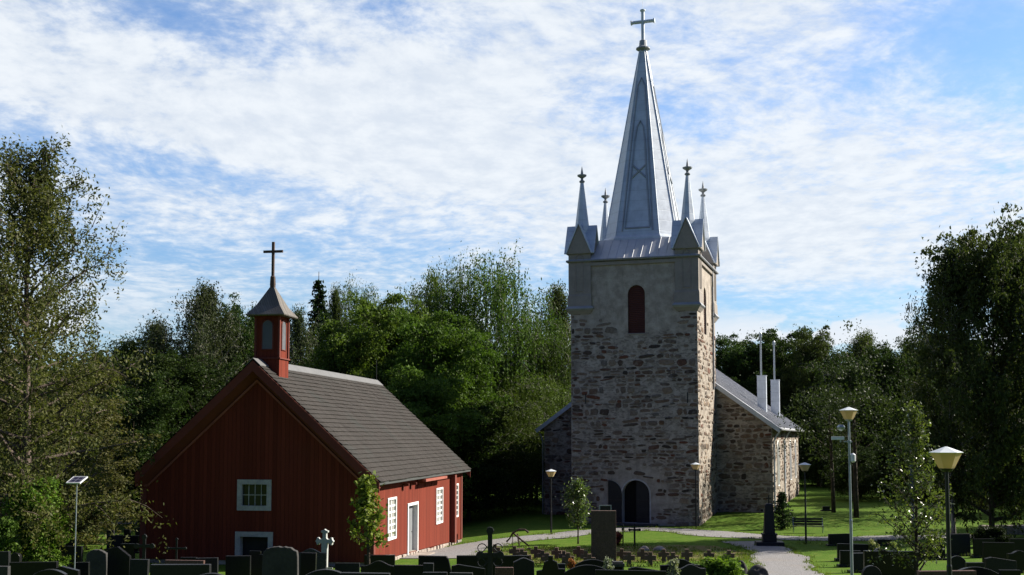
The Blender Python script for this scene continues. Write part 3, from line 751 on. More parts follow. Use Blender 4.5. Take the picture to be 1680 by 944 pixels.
wallface(mb, [(-H2, .5), (H2, .5), (H2, zwe), (0, zap), (-H2, zwe)], [ghole, dhole], fr_)
S = {}
for nm, a, b, t0, b0 in (('w1', 636, 648.5, 820, 882), ('dr', 669, 684, 829, 908), ('w2', 715.5, 725, 803.5, 856), ('w3', 742.5, 750.5, 797, 846.5)):
    ya, yb = csy(a, 850), csy(b, 850); S[nm] = [(ya, szz(b0, (ya + yb) / 2)), (yb, szz(b0, (ya + yb) / 2)), (yb, szz(t0, (ya + yb) / 2)), (ya, szz(t0, (ya + yb) / 2))]
wallface(mb, [(0, zb_(0)), (CL, zb_(CL)), (CL, zwe), (0, zwe)], [S['w1'], S['dr'], S['w2'], S['w3']], sr_)
mb.add([(-H2, 0, .5), (-H2, CL, zb_(CL)), (-H2, CL, zwe), (-H2, 0, zwe)], [(3, 2, 1, 0)])
mb.add([(-H2, CL, zb_(CL)), (H2, CL, zb_(CL)), (H2, CL, zwe), (0, CL, zap), (-H2, CL, zwe)], [(4, 3, 2, 1, 0)])
mb.build('wall', m_red, chapel)
mb = MB()   # rubble foundation
mb.box(-H2 + .1, H2 - .04, .06, CL - .04, -1.2, zb_(0) - .01)
for v in range(len(mb.v)):
    x, y, z = mb.v[v]
    if z > 0: mb.v[v] = (x, y, zb_(y) + .02)
fo = mb.build('foundation', m_found, chapel)
fs_ = MB(); rr = random.Random(3); y = .2
while y < CL - .3:
    wd_ = rr.uniform(.25, .7); hh_ = rr.uniform(.25, .5); z1 = zb_(y) - .03
    fs_.slab([(H2 - .06, y, z1 - hh_), (H2 - .06, y + wd_ * .94, z1 - hh_ * .9), (H2 - .06, y + wd_ * .9, z1 - .02), (H2 - .06, y + .04, z1)], (rr.uniform(.05, .14), 0, 0)); y += wd_
m_fst = simple('pale_foundation_stone', (.30, .25, .21), .9, var=.35, scale=2, bump=.5)
fs_.build('foundation_stone_facing', m_fst, fo, bevel=.04)
mb = MB()   # corner boards, boxed wall beam
yb = csy(739.5, 840)
for bxx in ((-H2 - .05, -H2 + .22, -.05, -.003, .5, zwe), (H2 - .22, H2 + .05, -.05, -.003, .5, zwe), (H2 + .003, H2 + .05, 0, .2, zb_(0), zwe), (H2 + .003, H2 + .05, CL - .25, CL + .05, zb_(CL), zwe)):
    mb = MB(); mb.box(*bxx); mb.build('corner_board', m_redtrim, chapel, bevel=.01)
mb = MB(); mb.box(H2 + .003, H2 + .30, yb - .22, yb + .22, zb_(yb) - .05, zwe - .40); mb.build('boxed_post', m_redtrim, chapel, bevel=.01)
# roof in courses of shingles
ovc = .42; vv = .55
ez0 = zwe - ovc * sl_ + .12; ln = math.hypot(H2 + ovc, zap + .12 - ez0); ncs = 27
def roof_pt(s_, t_, lift=0):    # t_ 0 at eave, 1 at ridge
    nx_ = (zap + .12 - ez0) / ln; nz_ = (H2 + ovc) / ln
    return (s_ * ((H2 + ovc) * (1 - t_) + nx_ * lift), ez0 + (zap + .12 - ez0) * t_ + nz_ * lift)
mb = MB(); rr = random.Random(5)
for s_ in (-1, 1):
    for k in range(ncs):
        t0, t1 = k / ncs, min(1.0, (k + 1.15) / ncs)
        if s_ < 0: tm = (ovc - .06) / (H2 + ovc); t0, t1 = tm + (1 - tm) * t0, tm + (1 - tm) * t1
        segs = 26; y0 = -vv; st = (CL + 2 * vv) / segs
        for j in range(segs):
            ja = rr.uniform(-.012, .012); th = .055 + rr.uniform(0, .02)
            a = roof_pt(s_, t0 - .004 + ja * .15, th); b = roof_pt(s_, t1, .012); c_ = roof_pt(s_, t0 - .004 + ja * .15, 0)
            ya, yb2 = y0 + j * st, y0 + (j + 1) * st
            vs = [(a[0], ya, a[1]), (a[0], yb2, a[1]), (b[0], yb2, b[1]), (b[0], ya, b[1]), (c_[0], ya, c_[1]), (c_[0], yb2, c_[1])]
            mb.add(vs, [(0, 1, 2, 3), (0, 4, 5, 1)] if s_ > 0 else [(3, 2, 1, 0), (1, 5, 4, 0)])
rfc = mb.build('roof', m_shing, chapel)
mb = MB()
for s_ in (-1, 1):    # roof underside boarding
    te = 0 if s_ > 0 else (ovc - .06) / (H2 + ovc)
    p = [Vector((roof_pt(s_, te)[0], -vv + .02, roof_pt(s_, te)[1] - .03)), Vector((roof_pt(s_, te)[0], CL + vv - .02, roof_pt(s_, te)[1] - .03)), Vector((0, CL + vv - .02, zap + .09)), Vector((0, -vv + .02, zap + .09))]
    if s_ < 0: p = p[::-1]
    mb.slab(p, (p[1] - p[0]).cross(p[3] - p[0]).normalized() * -.07)
mb.build('soffit', m_redtrim, rfc)
mb = MB()
for s_ in (-1, 1): mb.slab([(s_ * .0, -vv - .03, zap + .19), (s_ * .34, -vv - .03, zap + .19 - .34 * sl_), (s_ * .34, CL + vv, zap + .19 - .34 * sl_), (s_ * .0, CL + vv, zap + .19)][::s_], (0, 0, .035))
mb.build('ridge_board', simple('silvery_ridge_board', (.11, .11, .11), .7), rfc)
def barge(y0, y1, top, bot, mat, name, ext=0.0):
    mb = MB()
    for s_ in (-1, 1):
        wx = H2 + (ovc if s_ > 0 else .06); ex = wx * s_
        a = [(0, y0, zap + top), (ex, y0, zap + top - wx * sl_), (ex, y0, zap + bot - wx * sl_), (0, y0, zap + bot)]
        mb.slab(a if s_ < 0 else a[::-1], (0, y1 - y0, 0))
    return mb.build(name, mat, chapel)
barge(-vv - .045, -vv, .11, -.36, m_redtrim, 'bargeboard')
barge(CL + vv, CL + vv + .045, .11, -.36, m_redtrim, 'bargeboard')
mb = MB()   # boxed verge between bargeboard and wall, closed with boards
for s_ in (-1, 1):
    ex = H2 * s_
    a = [Vector((0, -vv + .01, zap - .34)), Vector((ex, -vv + .01, zap - .34 - H2 * sl_)), Vector((ex, -.02, zap - .66 - H2 * sl_)), Vector((0, -.02, zap - .66))]
    mb.slab(a if s_ > 0 else a[::-1], (0, 0, .03))
mb.build('boxed_verge', m_redtrim, chapel)
mb = MB()
for s_ in (-1, 1):
    a = [(0, -.09, zap - .70), (s_ * (H2 - .3), -.09, zap - .70 - (H2 - .3) * sl_), (s_ * (H2 - .3), -.09, zap - .82 - (H2 - .3) * sl_), (0, -.09, zap - .82)]
    mb.slab(a if s_ < 0 else a[::-1], (0, .085, 0))
    x0, x1 = sorted((s_ * (H2 - .32), s_ * (H2 + .3))); zz = zap - .82 - (H2 - .3) * sl_; mb.box(x0, x1, -.09, -.005, zz, zz + .11)
mb.build('gable_moulding', m_redlight, chapel)
mb = MB(); mb.box(H2 + ovc - .02, H2 + ovc + .01, -vv, CL + vv, ez0 - .13, ez0 + .03); mb.build('eaves_board', simple('dark_eaves_board', (.045, .05, .048), .8), chapel)
mb = MB(); ya, yb2 = csy(683, 790), csy(719, 790); mb.box(H2 + ovc - .1, H2 + ovc + .08, ya, yb2, ez0 - .30, ez0 - .17)
hung = mb.build('hanging_plank', m_redlight, chapel)
for i in range(5): mb = MB(); yy = csy(660, 790) + i * 1.5; mb.box(H2 + .003, H2 + .32, yy, yy + .08, ez0 - .38, ez0 - .28); mb.box(H2 + .003, H2 + .07, yy, yy + .08, ez0 - .62, ez0 - .383); mb.build('plank_bracket', m_redtrim, hung)
# windows and doors
def cross_bars(fr, u0, u1, v0, v1, nu, nv, fn, w_=.022, dp=.07):
    for i in range(1, nu): u = u0 + (u1 - u0) * i / nu; fr.add([fn(u - w_, v0, dp), fn(u + w_, v0, dp), fn(u + w_, v1, dp), fn(u - w_, v1, dp)], [(0, 1, 2, 3)]); 
    for i in range(1, nv): v = v0 + (v1 - v0) * i / nv; fr.add([fn(u0, v - w_, dp - .002), fn(u1, v - w_, dp - .002), fn(u1, v + w_, dp - .002), fn(u0, v + w_, dp - .002)], [(0, 1, 2, 3)])
def frame(fr, u0, u1, v0, v1, wd, fn, out, dep=.05, bottom=True):
    """flat boards round an opening"""
    def bx(a, b, c, d):
        p = [Vector(fn(a, c, -dep)), Vector(fn(b, c, -dep)), Vector(fn(b, d, -dep)), Vector(fn(a, d, -dep))]; fr.slab(p, Vector(out) * (dep - .003))
    bx(u0 - wd, u0, v0 - (wd if bottom else 0), v1 + wd); bx(u1, u1 + wd, v0 - (wd if bottom else 0), v1 + wd)
    bx(u0 + .001, u1 - .001, v1, v1 + wd)
    if bottom: bx(u0 + .001, u1 - .001, v0 - wd, v0)
fF = lambda u, v, d=0: (u, d, v); fS = lambda u, v, d=0: (H2 - d, u, v)
def chapel_window(hole, fn, inward, wd, nu, nv, fm, gm, bar=.022, dp=.07):
    u0, u1, v0, v1 = hole[0][0], hole[1][0], hole[0][1], hole[2][1]
    fr = MB(); frame(fr, u0, u1, v0, v1, wd, fn, inward)
    lp = [(u0, v0), (u1, v0), (u1, v1), (u0, v1)]; reveal(fr, lp, lambda a, b: fn(a, b, 0), Vector(inward) * .14)
    cross_bars(fr, u0, u1, v0, v1, nu, nv, fn, bar, dp)
    o = fr.build('window', fm, chapel)
    g = MB(); g.add([fn(u0, v0, dp + .03), fn(u1, v0, dp + .03), fn(u1, v1, dp + .03), fn(u0, v1, dp + .03)], [(0, 1, 2, 3)]); g.build('pane', gm, o)
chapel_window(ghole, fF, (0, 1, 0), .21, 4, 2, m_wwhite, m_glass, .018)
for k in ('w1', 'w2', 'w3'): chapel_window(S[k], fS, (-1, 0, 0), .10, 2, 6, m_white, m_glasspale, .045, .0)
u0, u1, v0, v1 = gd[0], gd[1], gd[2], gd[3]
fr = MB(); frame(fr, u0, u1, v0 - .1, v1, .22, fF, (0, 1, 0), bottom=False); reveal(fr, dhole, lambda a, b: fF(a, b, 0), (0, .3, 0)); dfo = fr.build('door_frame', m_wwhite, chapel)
g = MB(); g.box(u0, u1, .31, .36, v0 - .2, v1); g.build('door', m_doorwood, chapel)
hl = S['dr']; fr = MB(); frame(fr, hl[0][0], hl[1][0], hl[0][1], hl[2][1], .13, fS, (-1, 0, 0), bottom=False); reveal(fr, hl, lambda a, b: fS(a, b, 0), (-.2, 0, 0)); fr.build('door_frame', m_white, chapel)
g = MB(); g.box(H2 - .26, H2 - .2, hl[0][0], hl[1][0], hl[0][1], hl[2][1]); dd_ = g.build('door', m_greydoor, chapel)
g = MB(); g.tube([(H2 - .18, hl[1][0] - .2, hl[0][1] + 1.0), (H2 - .18, hl[1][0] - .32, hl[0][1] + 1.0)], .02, 6); g.build('handle', m_iron, dd_)
g = MB(); g.box(H2 + .1, H2 + .9, hl[0][0] - .1, hl[1][0] + .2, -.5, hl[0][1] - .03); g.box(H2 + .92, H2 + 1.4, hl[0][0] - .1, hl[1][0] + .2, -.5, hl[0][1] - .22); g.build('door_step', m_fst, chapel, bevel=.04)
# bell turret
cu = bpy.data.objects.new('bell_turret', None); col.objects.link(cu); cu.parent = chapel
cuy = 1.05; cux = (X(441, 520, 1) * (chy + .4) - chx) / (ccx + X(441, 520, 1) * csx); cux = max(-.25, min(.45, cux)); cu.location = (cux * .6, cuy, 0)
zt = fz(515); zm = fz(588); za = fz(465)
bw = .54
mb = MB(); mb.box(-bw - .04, bw + .04, -bw - .04, bw + .04, zap - 1.2, zm)
mb.build('turret_base', m_red, cu)
mb = MB(); mb.box(-bw, bw, -bw, bw, zm + .061, zt + .03); tb = mb.build('turret_body', m_red, cu)
mb = MB(); mb.box(-bw - .1, bw + .1, -bw - .1, bw + .1, zm + .001, zm + .06)
for sx in (-1, 1):
    for sy in (-1, 1): mb.box(sx * bw - .05 + sx * .012, sx * bw + .05 + sx * .012, sy * bw - .05 + sy * .012, sy * bw + .05 + sy * .012, zm + .062, zt - .002)
mb.build('turret_trim', m_redtrim, cu)
m_shut = simple('dark_grey_shutter', (.085, .09, .10), .6)
for k in range(4):
    rot = Matrix.Rotation(R_(90) * k, 3, 'Z'); al = arch(0, zm + .42, zt - .22, .52, 10)
    mb = MB(); mb.slab([rot @ Vector((a, -bw - .02, b)) for a, b in al], rot @ Vector((0, .012, 0))); lo_ = mb.build('turret_shutter', m_shut, cu)
    fr = MB()
    for i in range(len(al)): p, q_ = al[i], al[(i + 1) % len(al)]; fr.tube([rot @ Vector((p[0], -bw - .02, p[1])), rot @ Vector((q_[0], -bw - .02, q_[1]))], .03, 4)
    fr.build('shutter_frame', m_redtrim, lo_)
q2 = math.sqrt(2)
mb = MB(); mb.lathe([((bw + .34) * q2, zt - .04), ((bw + .36) * q2, zt + .0), (bw * 1.05 * q2, zt + .42), (.07 * q2, za), (.02, za + .05)], 4, ang=R_(45)); mb.build('turret_roof', m_wshing, cu)
mb = MB(); zc_, zct = fz(407), fz(391)
mb.lathe([(.12, za - .15), (.14, za + .1), (.12, za + .42), (.06, za + .5)], 8); mb.box(-.055, .055, -.055, .055, za + .3, zct); mb.box(-.46, .46, -.045, .045, zc_ - .055, zc_ + .055)
mb.build('turret_cross', m_ironrust, cu)
# little lightning rod at the far ridge end
mb = MB(); mb.tube([(0, CL + .2, zap), (0, CL + .2, zap + 1.5)], .02, 5); mb.build('lightning_rod', m_iron, rfc)

# ------------------------------------------------------------------ lamps
def lamp(name, px, base_d, apex_py, postmat, label, cat='street lamp', group='cone headed churchyard lamps'):
    x, za_ = P(px, apex_py, base_d); g = Gf(x, base_d)
    t_ = thing(name, label, cat, (x, base_d, g), R_(random.Random(px).uniform(-20, 20)), group)
    H = za_ - g
    mb = MB(); mb.lathe([(.055, -.05), (.055, H * .35), (.045, H * .36), (.04, H - .42)], 12); mb.build('post', postmat, t_, smooth=False)
    mb = MB(); mb.lathe([(.15, H - .45), (.175, H - .41), (.31, H - .135)], 6); mb.build('lamp_shade', m_lampglass, t_)
    mb = MB(); mb.lathe([(.33, H - .133), (.345, H - .12), (.05, H - .01), (.02, H)], 6); mb.build('lamp_cap', m_lampcap, t_)
    mb = MB(); mb.lathe([(.05, H - .52), (.11, H - .50), (.15, H - .452)], 10); mb.build('collar', postmat, t_)
    return t_, H
lamp('street_lamp', 1552, 23.5, 733, m_iron, 'black cone headed lamp nearest the camera, before the dark trees at right')
lb, HB = lamp('street_lamp', 1392, 41, 668, m_galv, 'tall grey steel lamp post carrying security cameras')
lamp('street_lamp', 1320, 61, 759, m_iron, 'black cone headed lamp between the obelisk and the bench end')
lamp('street_lamp', 1141, 73, 759, m_iron, 'black cone headed lamp before the right corner of the church tower')
lamp('street_lamp', 904, 68, 770, m_iron, 'black cone headed lamp standing in shade left of the tower')
# fittings on the grey post
def fit(name, bmf, mat, parent=lb): mb = MB(); bmf(mb); return mb.build(name, mat, parent, bevel=.008)
zz = Z(721, 41) - lb.location.z
fit('security_camera', lambda m: m.box(-.62, -.17, -.07, .07, zz - .02, zz + .10), m_plasticwhite)
fit('camera_bracket', lambda m: (m.box(-.2, .1, -.03, .03, zz - .11, zz - .07), m.box(-.33, -.28, -.03, .03, zz - .11, zz - .022), m.tube([(0, 0, zz - .14), (0, 0, zz - .04)], .07, 10)), m_galv)
z3 = Z(703, 41) - lb.location.z
fit('dome_camera', lambda m: m.lathe([(.02, z3 - .1), (.12, z3 - .04), (.15, z3 + .04), (.10, z3 + .12), (.02, z3 + .13)], 12, cx=-.28), m_galv)
z2 = Z(750, 41) - lb.location.z
fit('junction_box', lambda m: m.lathe([(.04, z2 - .2), (.10, z2 - .15), (.10, z2 + .08), (.03, z2 + .14)], 10, cx=.12), m_plasticwhite)
# far blue mast behind the young birch
x, za_ = P(1493, 668, 60); g = Gf(x, 60)
t_ = thing('lamp_mast', 'slim dark blue mast with a box head behind the young birch', 'mast', (x, 60, g))
mb = MB(); mb.tube([(0, 0, 0), (0, 0, za_ - g - .3)], .09, 8); mb.build('mast_pole', m_navy, t_)
mb = MB(); mb.box(-.2, .2, -.14, .14, za_ - g - .28, za_ - g); mb.build('mast_head', m_navy, t_, bevel=.03)
mb = MB(); mb.lathe([(.05, za_ - g - .62), (.11, za_ - g - .55), (.11, za_ - g - .42), (.05, za_ - g - .36)], 10, cx=-.08); mb.build('globe', m_lampcap, t_)
# solar panel on a pole
d = 42; x, zt = P(126, 797, d); g = Gf(x, d)
t_ = thing('solar_panel', 'small solar panel tilted on a thin pale pole beside the birch', 'solar panel', (x, d, g))
mb = MB(); mb.tube([(0, 0, 0), (0, 0, zt - g), (0, -.02, zt - g + .12)], .022, 8); mb.build('pole', m_galv, t_)
pn = bpy.data.objects.new('panel', None)
M3 = Matrix.Translation((0, 0, zt - g + .2)) @ Matrix.Rotation(R_(-12), 4, 'Z') @ Matrix.Rotation(R_(24), 4, 'X')
mb = MB(); mb.box(-.26, .26, -.24, .24, .021, .024); o = mb.build('solar_cells', m_solar, t_); o.matrix_local = M3
mb = MB(); mb.box(-.29, .29, -.27, .27, -.02, .018)
for a in ((-.29, -.26, -.27, .27), (.26, .29, -.27, .27), (-.26, .26, -.27, -.24), (-.26, .26, .24, .27)): mb.box(*a, .018, .03)
o = mb.build('panel_frame', m_plasticwhite, t_); o.matrix_local = M3

# ------------------------------------------------------------------ gravestones
def stone(x0, x1, top, d, kind, m, label, depth=.17, rz=0, name='gravestone', hmin=.35):
    xa, xb = X(x0, 925, d), X(x1, 925, d); w_ = xb - xa; xc = (xa + xb) / 2; g = Gf(xc, d); zt = Z(top, d); H = max(hmin, zt - g)
    a = w_ / 2
    if kind == 'rect': pl = [(-a, 0), (a, 0), (a, H), (-a, H)]
    elif kind == 'arc': pl = [(-a, 0), (a, 0)] + [(a - 2 * a * i / 14, H - .16 * w_ * (2 * i / 14 - 1) ** 2) for i in range(15)]
    elif kind == 'arch': pl = [(-a, 0), (a, 0)] + [(a * math.cos(math.pi * i / 14), H - a + a * math.sin(math.pi * i / 14)) for i in range(15)]
    elif kind == 'wave': pl = [(-a, 0), (a, 0)] + [(a - 2 * a * i / 18, H - .07 * w_ * (1 - math.cos(math.pi * min(1, abs(2 * i / 18 - 1) * 1.25)))) for i in range(19)]
    elif kind == 'gable': pl = [(-a, 0), (a, 0), (a, H - .2 * w_), (a * .25, H - .02), (0, H), (-a * .25, H - .02), (-a, H - .2 * w_)]
    elif kind == 'slantr': pl = [(-a, 0), (a, 0), (a, H - .42 * w_), (-.05 * w_, H), (-a, H - .09 * w_)]
    elif kind == 'slopel': pl = [(-a, 0), (a, 0), (a, H - .15), (-a * .6, H), (-a, H - .05)]
    elif kind == 'trap': pl = [(-a, 0), (a + .35, 0), (a + .02, H * .93), (a - .05, H), (-a, H)]
    elif kind == 'notch': pl = [(-a, 0), (a, 0), (a, H - .12), (a * .55, H - .12), (a * .55, H), (-a, H)]
    elif kind == 'head': pl = [(-a, 0), (a, 0), (a, H - .42), (a * .55, H - .42), (a * .45, H - .2), (a * .16, H - .14), (a * .16, H), (-a * .16, H), (-a * .16, H - .14), (-a * .45, H - .2), (-a * .6, H - .46), (-a, H - .5)]
    elif kind == 'rough':
        r = random.Random(int(x0)); n = 11
        pl = [(-a, 0), (a, 0), (a * (1 + r.uniform(-.05, .05)), H * .5), (a, H * .8)] + [(a * .96 - 1.92 * a * i / n, H - abs(2 * i / n - 1) ** 3 * .14 + r.uniform(-.025, .025)) for i in range(n + 1)] + [(-a, H * .8), (-a * 1.03, H * .4)]
    t_ = thing(name, label, 'gravestone', (xc, d, g), R_(rz)); t_.rotation_euler.x = R_(random.Random(x0 * 3 + top).uniform(-2.2, 1.6)); t_.rotation_euler.y = R_(random.Random(x0 + top * 5).uniform(-1.3, 1.3)) if kind != 'head' else 0
    mb = MB(); mb.prism([(x, z + .0) for x, z in pl], -depth / 2, depth / 2)
    mb.v = [(x, y, z - .25 if z == 0 else z) for x, y, z in mb.v]
    if kind == 'rough':
        o = mb.build('slab', GM[m], t_); 
        sd = o.modifiers.new('b', 'BEVEL'); sd.width = .03; sd.segments = 3
    else: mb.build('slab', GM[m], t_, bevel=.012)
    if kind != 'rough':
        pb = MB(); pb.box(-a - .10, a + .10, -depth / 2 - .12, depth / 2 + .12, -.3, .10); pb.build('plinth', GM['d' if m == 'k' else m], t_, bevel=.015)
    return t_
ST = [
 (0, 17, 905, 40, 'rect', 'd', 'dark slab cut by the left edge, behind a lighter edged block'),
 (-4, 16, 929, 34, 'rect', 'g', 'lighter edged block in the bottom left corner of the view'),
 (17, 33, 907, 42, 'arch', 'k', 'small round topped black gravestone left of the green bush'),
 (18, 96, 922, 36, 'rect', 'k', 'long low black slab in front of the green bush'),
 (57, 110, 934, 32.5, 'arc', 'k', 'shallow arched black stone before the long slab at left'),
 (71, 84, 895, 50, 'rect', 'g', 'small pale edged grey stone right of the green bush'),
 (84, 134, 896, 46, 'rect', 'd', 'wide dark stone behind the solar panel pole'),
 (96, 131, 928.5, 36, 'slopel', 'k', 'black stone with falling top just right of the long low slab'),
 (126, 147, 922.5, 38, 'rect', 'k', 'narrow black stone left of the rough topped block'),
 (143, 177, 902, 40, 'rough', 'o', 'rough cleft grey block left of the pointed dark stone'),
 (177, 214, 897, 38, 'slantr', 'k', 'tall dark stone with sloping lit shoulder, left of the chapel'),
 (213, 243, 918, 37, 'rect', 'd', 'plain dark stone touching the sloping shouldered one'),
 (248, 346, 926, 34, 'rect', 'd', 'widest low dark slab in front of the chapel gable'),
 (270, 334, 919.5, 37, 'rect', 'r', 'reddish slab with pale end behind the widest low slab'),
 (296, 322, 914.5, 40, 'rect', 'k', 'small black stone peeping over the reddish slab'),
 (322, 358, 915.5, 39, 'rect', 'd', 'grey faced stone right of the reddish slab'),
 (314, 381, 940.5, 31, 'arc', 'd', 'lowest arched stone at the bottom edge under the chapel gable'),
 (371, 411, 912, 37, 'rect', 'k', 'black slab with bright right edge below the gable door'),
 (408, 432, 904, 40, 'notch', 'k', 'black stone with stepped top in front of the gable door'),
 (432, 490, 897, 35.5, 'rough', 'o', 'rough round shouldered granite block in front of the gable door'),
 (484, 536, 900, 41, 'wave', 'g', 'broad grey stone directly behind the rough granite block'),
 (493, 518, 907, 38, 'rect', 'k', 'small black stone with pale right edge beside the white cross'),
 (497, 573, 934, 32.5, 'arc', 'd', 'arched dark stone in front of the white cross'),
 (550, 590, 924, 42, 'rect', 'd', 'grey stone between the white cross and the young maple'),
 (598, 648, 910.5, 46, 'rect', 'k', 'flat black slab hiding the chapel corner base'),
 (592, 650, 920, 38, 'wave', 'k', 'wavy topped black stone right of the young maple trunk'),
 (646, 702, 927.5, 36, 'rect', 'k', 'low black slab under the chapel side door'),
 (560, 640, 940, 32, 'rect', 'd', 'low slab at the bottom edge below the young maple'),
 (686, 734, 912, 39.5, 'trap', 'k', 'black slab with a slanting right side before the chapel yard'),
 (694, 711, 924, 36, 'rect', 'd', 'narrow stone with pale top before the slanting slab'),
 (694, 734, 939, 32, 'rect', 'd', 'low pale rimmed stone at the bottom below the slanting slab'),
 (737, 775, 940, 31, 'rect', 'g', 'pale rimmed stone at the bottom left of the iron cross'),
 (741, 796, 926, 38.5, 'slopel', 'k', 'sloping black stone left of the iron cross foot'),
 (749, 868, 911.5, 42.5, 'rect', 'k', 'very long black slab behind the ornate iron cross'),
 (843, 877, 915, 38, 'gable', 'd', 'gable topped dark stone right of the ornate iron cross'),
 (812, 842, 931, 35, 'rect', 'r', 'low reddish stone between iron cross and gable topped stone'),
 (880, 927, 912, 37.5, 'head', 'k', 'black monument with a knobbed head right of the gable topped stone'),
 (905, 928, 925, 39, 'rect', 'd', 'small dark block tucked behind the knob headed monument'),
 (943, 1001, 918, 41, 'arc', 'k', 'arched black stone at the foot of the tall brown slab'),
 (926, 1003, 927, 37, 'arc', 'k', 'wider arched black stone in front of the tall brown slab'),
 (976, 1092, 936, 34, 'rect', 'k', 'long low black slab at the bottom centre of the view'),
 (1031, 1087, 930, 38, 'slopel', 'k', 'black slab left of the wave topped stones'),
 (1083, 1152, 917.5, 39, 'wave', 'k', 'wave topped black stone left of the bright bush'),
 (1109, 1158, 926, 36.5, 'wave', 'd', 'second wave topped stone, in front and nearest the bright bush'),
 (1360, 1395, 876, 60, 'rect', 'k', 'square dark stone left of the camera carrying lamp post'),
 (1374, 1424, 892.5, 52, 'rect', 'k', 'wide stone with a bright top line behind the grey lamp post'),
 (1378, 1412, 903.5, 49, 'rect', 'k', 'lower dark stone at the grey lamp post foot, on lit grass'),
 (1396, 1418, 907.5, 46, 'rect', 'd', 'narrow stone immediately right of the grey lamp post'),
 (1417, 1505, 904, 43, 'rect', 'k', 'large wide black stone left of the young birch'),
 (1414, 1445, 928, 37, 'arch', 'd', 'round topped stone in front of the large wide black stone'),
 (1440, 1463, 888, 60, 'rect', 'k', 'small dark stone between two pale shrubs'),
 (1436, 1466, 899.5, 50, 'slopel', 'k', 'low dark stone behind the large wide black one'),
 (1505, 1600, 936.5, 34, 'rect', 'r', 'long reddish slab with pale top under the near lamp'),
 (1556, 1642, 930, 37, 'arc', 'k', 'wide arched black stone right of the near lamp post'),
 (1585, 1613, 923, 41, 'rect', 'd', 'small pale topped stone right of the near lamp post'),
 (1556, 1584, 912, 44, 'arch', 'd', 'round topped stone just right of the near lamp post'),
 (1556, 1592, 876, 54, 'rect', 'd', 'tall dark block behind the near lamp post'),
 (1503, 1550, 892, 52, 'rect', 'k', 'dark slab half hidden by the young birch'),
 (1598, 1632, 884, 53, 'rect', 'k', 'dark stone with a bright top line left of the domed shrub foot'),
 (1657, 1690, 884, 53, 'rect', 'k', 'bright topped dark stone cut by the right edge'),
 (1612, 1664, 890, 49, 'rect', 'k', 'black slab centred among the stones below the domed shrub'),
 (1616, 1667, 914, 43, 'slopel', 'd', 'grey blue stone with pale top in the lower right corner'),
 (1652, 1690, 903, 46, 'wave', 'k', 'wavy black stone cut by the right edge'),
 (175, 187, 870, 62, 'rect', 'd', 'small stone on the far lawn, leftmost of the far row'),
 (203, 213, 869, 63, 'rect', 'k', 'small black stone on the far lawn on a pale base'),
 (221, 229, 866, 60, 'rect', 'k', 'narrow black stone on the far lawn against the chapel edge'),
 (175, 200, 878, 57, 'rect', 'd', 'grey stone in front of the far lawn row, left of the chapel'),
 (201, 226, 879, 58, 'rect', 'k', 'black stone left of the chapel corner behind the sloping shouldered stone'),
 (197, 220, 892, 48, 'rect', 'k', 'dark stone with pale right edge beside the chapel corner'),
 (100, 124, 886, 55, 'rect', 'k', 'dark stone half under the birch branches behind the solar pole'),
 (20, 60, 884, 55, 'rect', 'd', 'dark stone glimpsed through the left bush'),
 (1351, 1363, 833, 84, 'rect', 'k', 'upright dark stone on the far lawn behind the bench'),
 (1640, 1672, 935, 36, 'rect', 'k', 'black slab at the bottom right corner on lit grass'),
 (460, 485, 912, 43, 'rect', 'k', 'black stone showing between the rough block and its neighbours'),
 (0, 40, 893, 50, 'rect', 'k', 'dark stone at the far left under the birch'),
]
grp = 'gravestones of the churchyard'
for i, (x0, x1, tp_, d, kd, m, lbl) in enumerate(ST):
    o = stone(x0, x1, tp_, d, kd, m, lbl, depth=.16 + .05 * ((i * 7) % 5) / 4, rz=((i * 37) % 9 - 4) * .9); o['group'] = grp
# light plaques on some
t_ = stone(970, 1011, 838, 50, 'rect', 't', 'tall plain brown granite slab standing before the church portal', depth=.30, rz=-4); t_['group'] = grp
# notice frame behind the tall slab
d = 66; x, zt = P(993, 829, d); g = Gf(x, d)
t_ = thing('notice_board', 'small framed dark board showing above the tall brown slab', 'notice board', (x, d, g))
mb = MB(); H = zt - g; mb.box(-.3, .3, -.03, .03, H - .4, H - .05); mb.build('board', m_doorwood, t_)
mb = MB(); mb.box(-.36, .36, -.045, .045, H - .048, H); mb.box(-.36, -.302, -.045, .045, H - .45, H - .05); mb.box(.302, .36, -.045, .045, H - .45, H - .05); mb.build('board_frame', m_galv, t_)
mb = MB(); mb.box(-.04, .04, -.03, .03, 0, H - .45); mb.build('post', m_galv, t_)
# low grey stone box right of the slab
d = 44; x0, x1 = X(1003, 925, d), X(1024, 925, d); g = Gf(x0, d); t_ = thing('grave_lantern', 'low grey stone lantern box at the foot of the tall brown slab', 'grave lantern', ((x0 + x1) / 2, d, g))
H = Z(924, d) - g; a = (x1 - x0) / 2; mb = MB(); mb.box(-a, a, -a, a, H - .12, H); mb.box(-a + .05, a - .05, -a + .05, a - .05, H + .001, H + .06); mb.build('lid', m_grey, t_, bevel=.01)
mb = MB(); mb.box(-a + .03, -a + .1, -a + .03, a - .03, 0, H - .121); mb.box(a - .1, a - .03, -a + .03, a - .03, 0, H - .121); mb.box(-a + .1, a - .1, a - .1, a - .031, 0, H - .121); mb.build('lantern_wall', m_grey, t_)
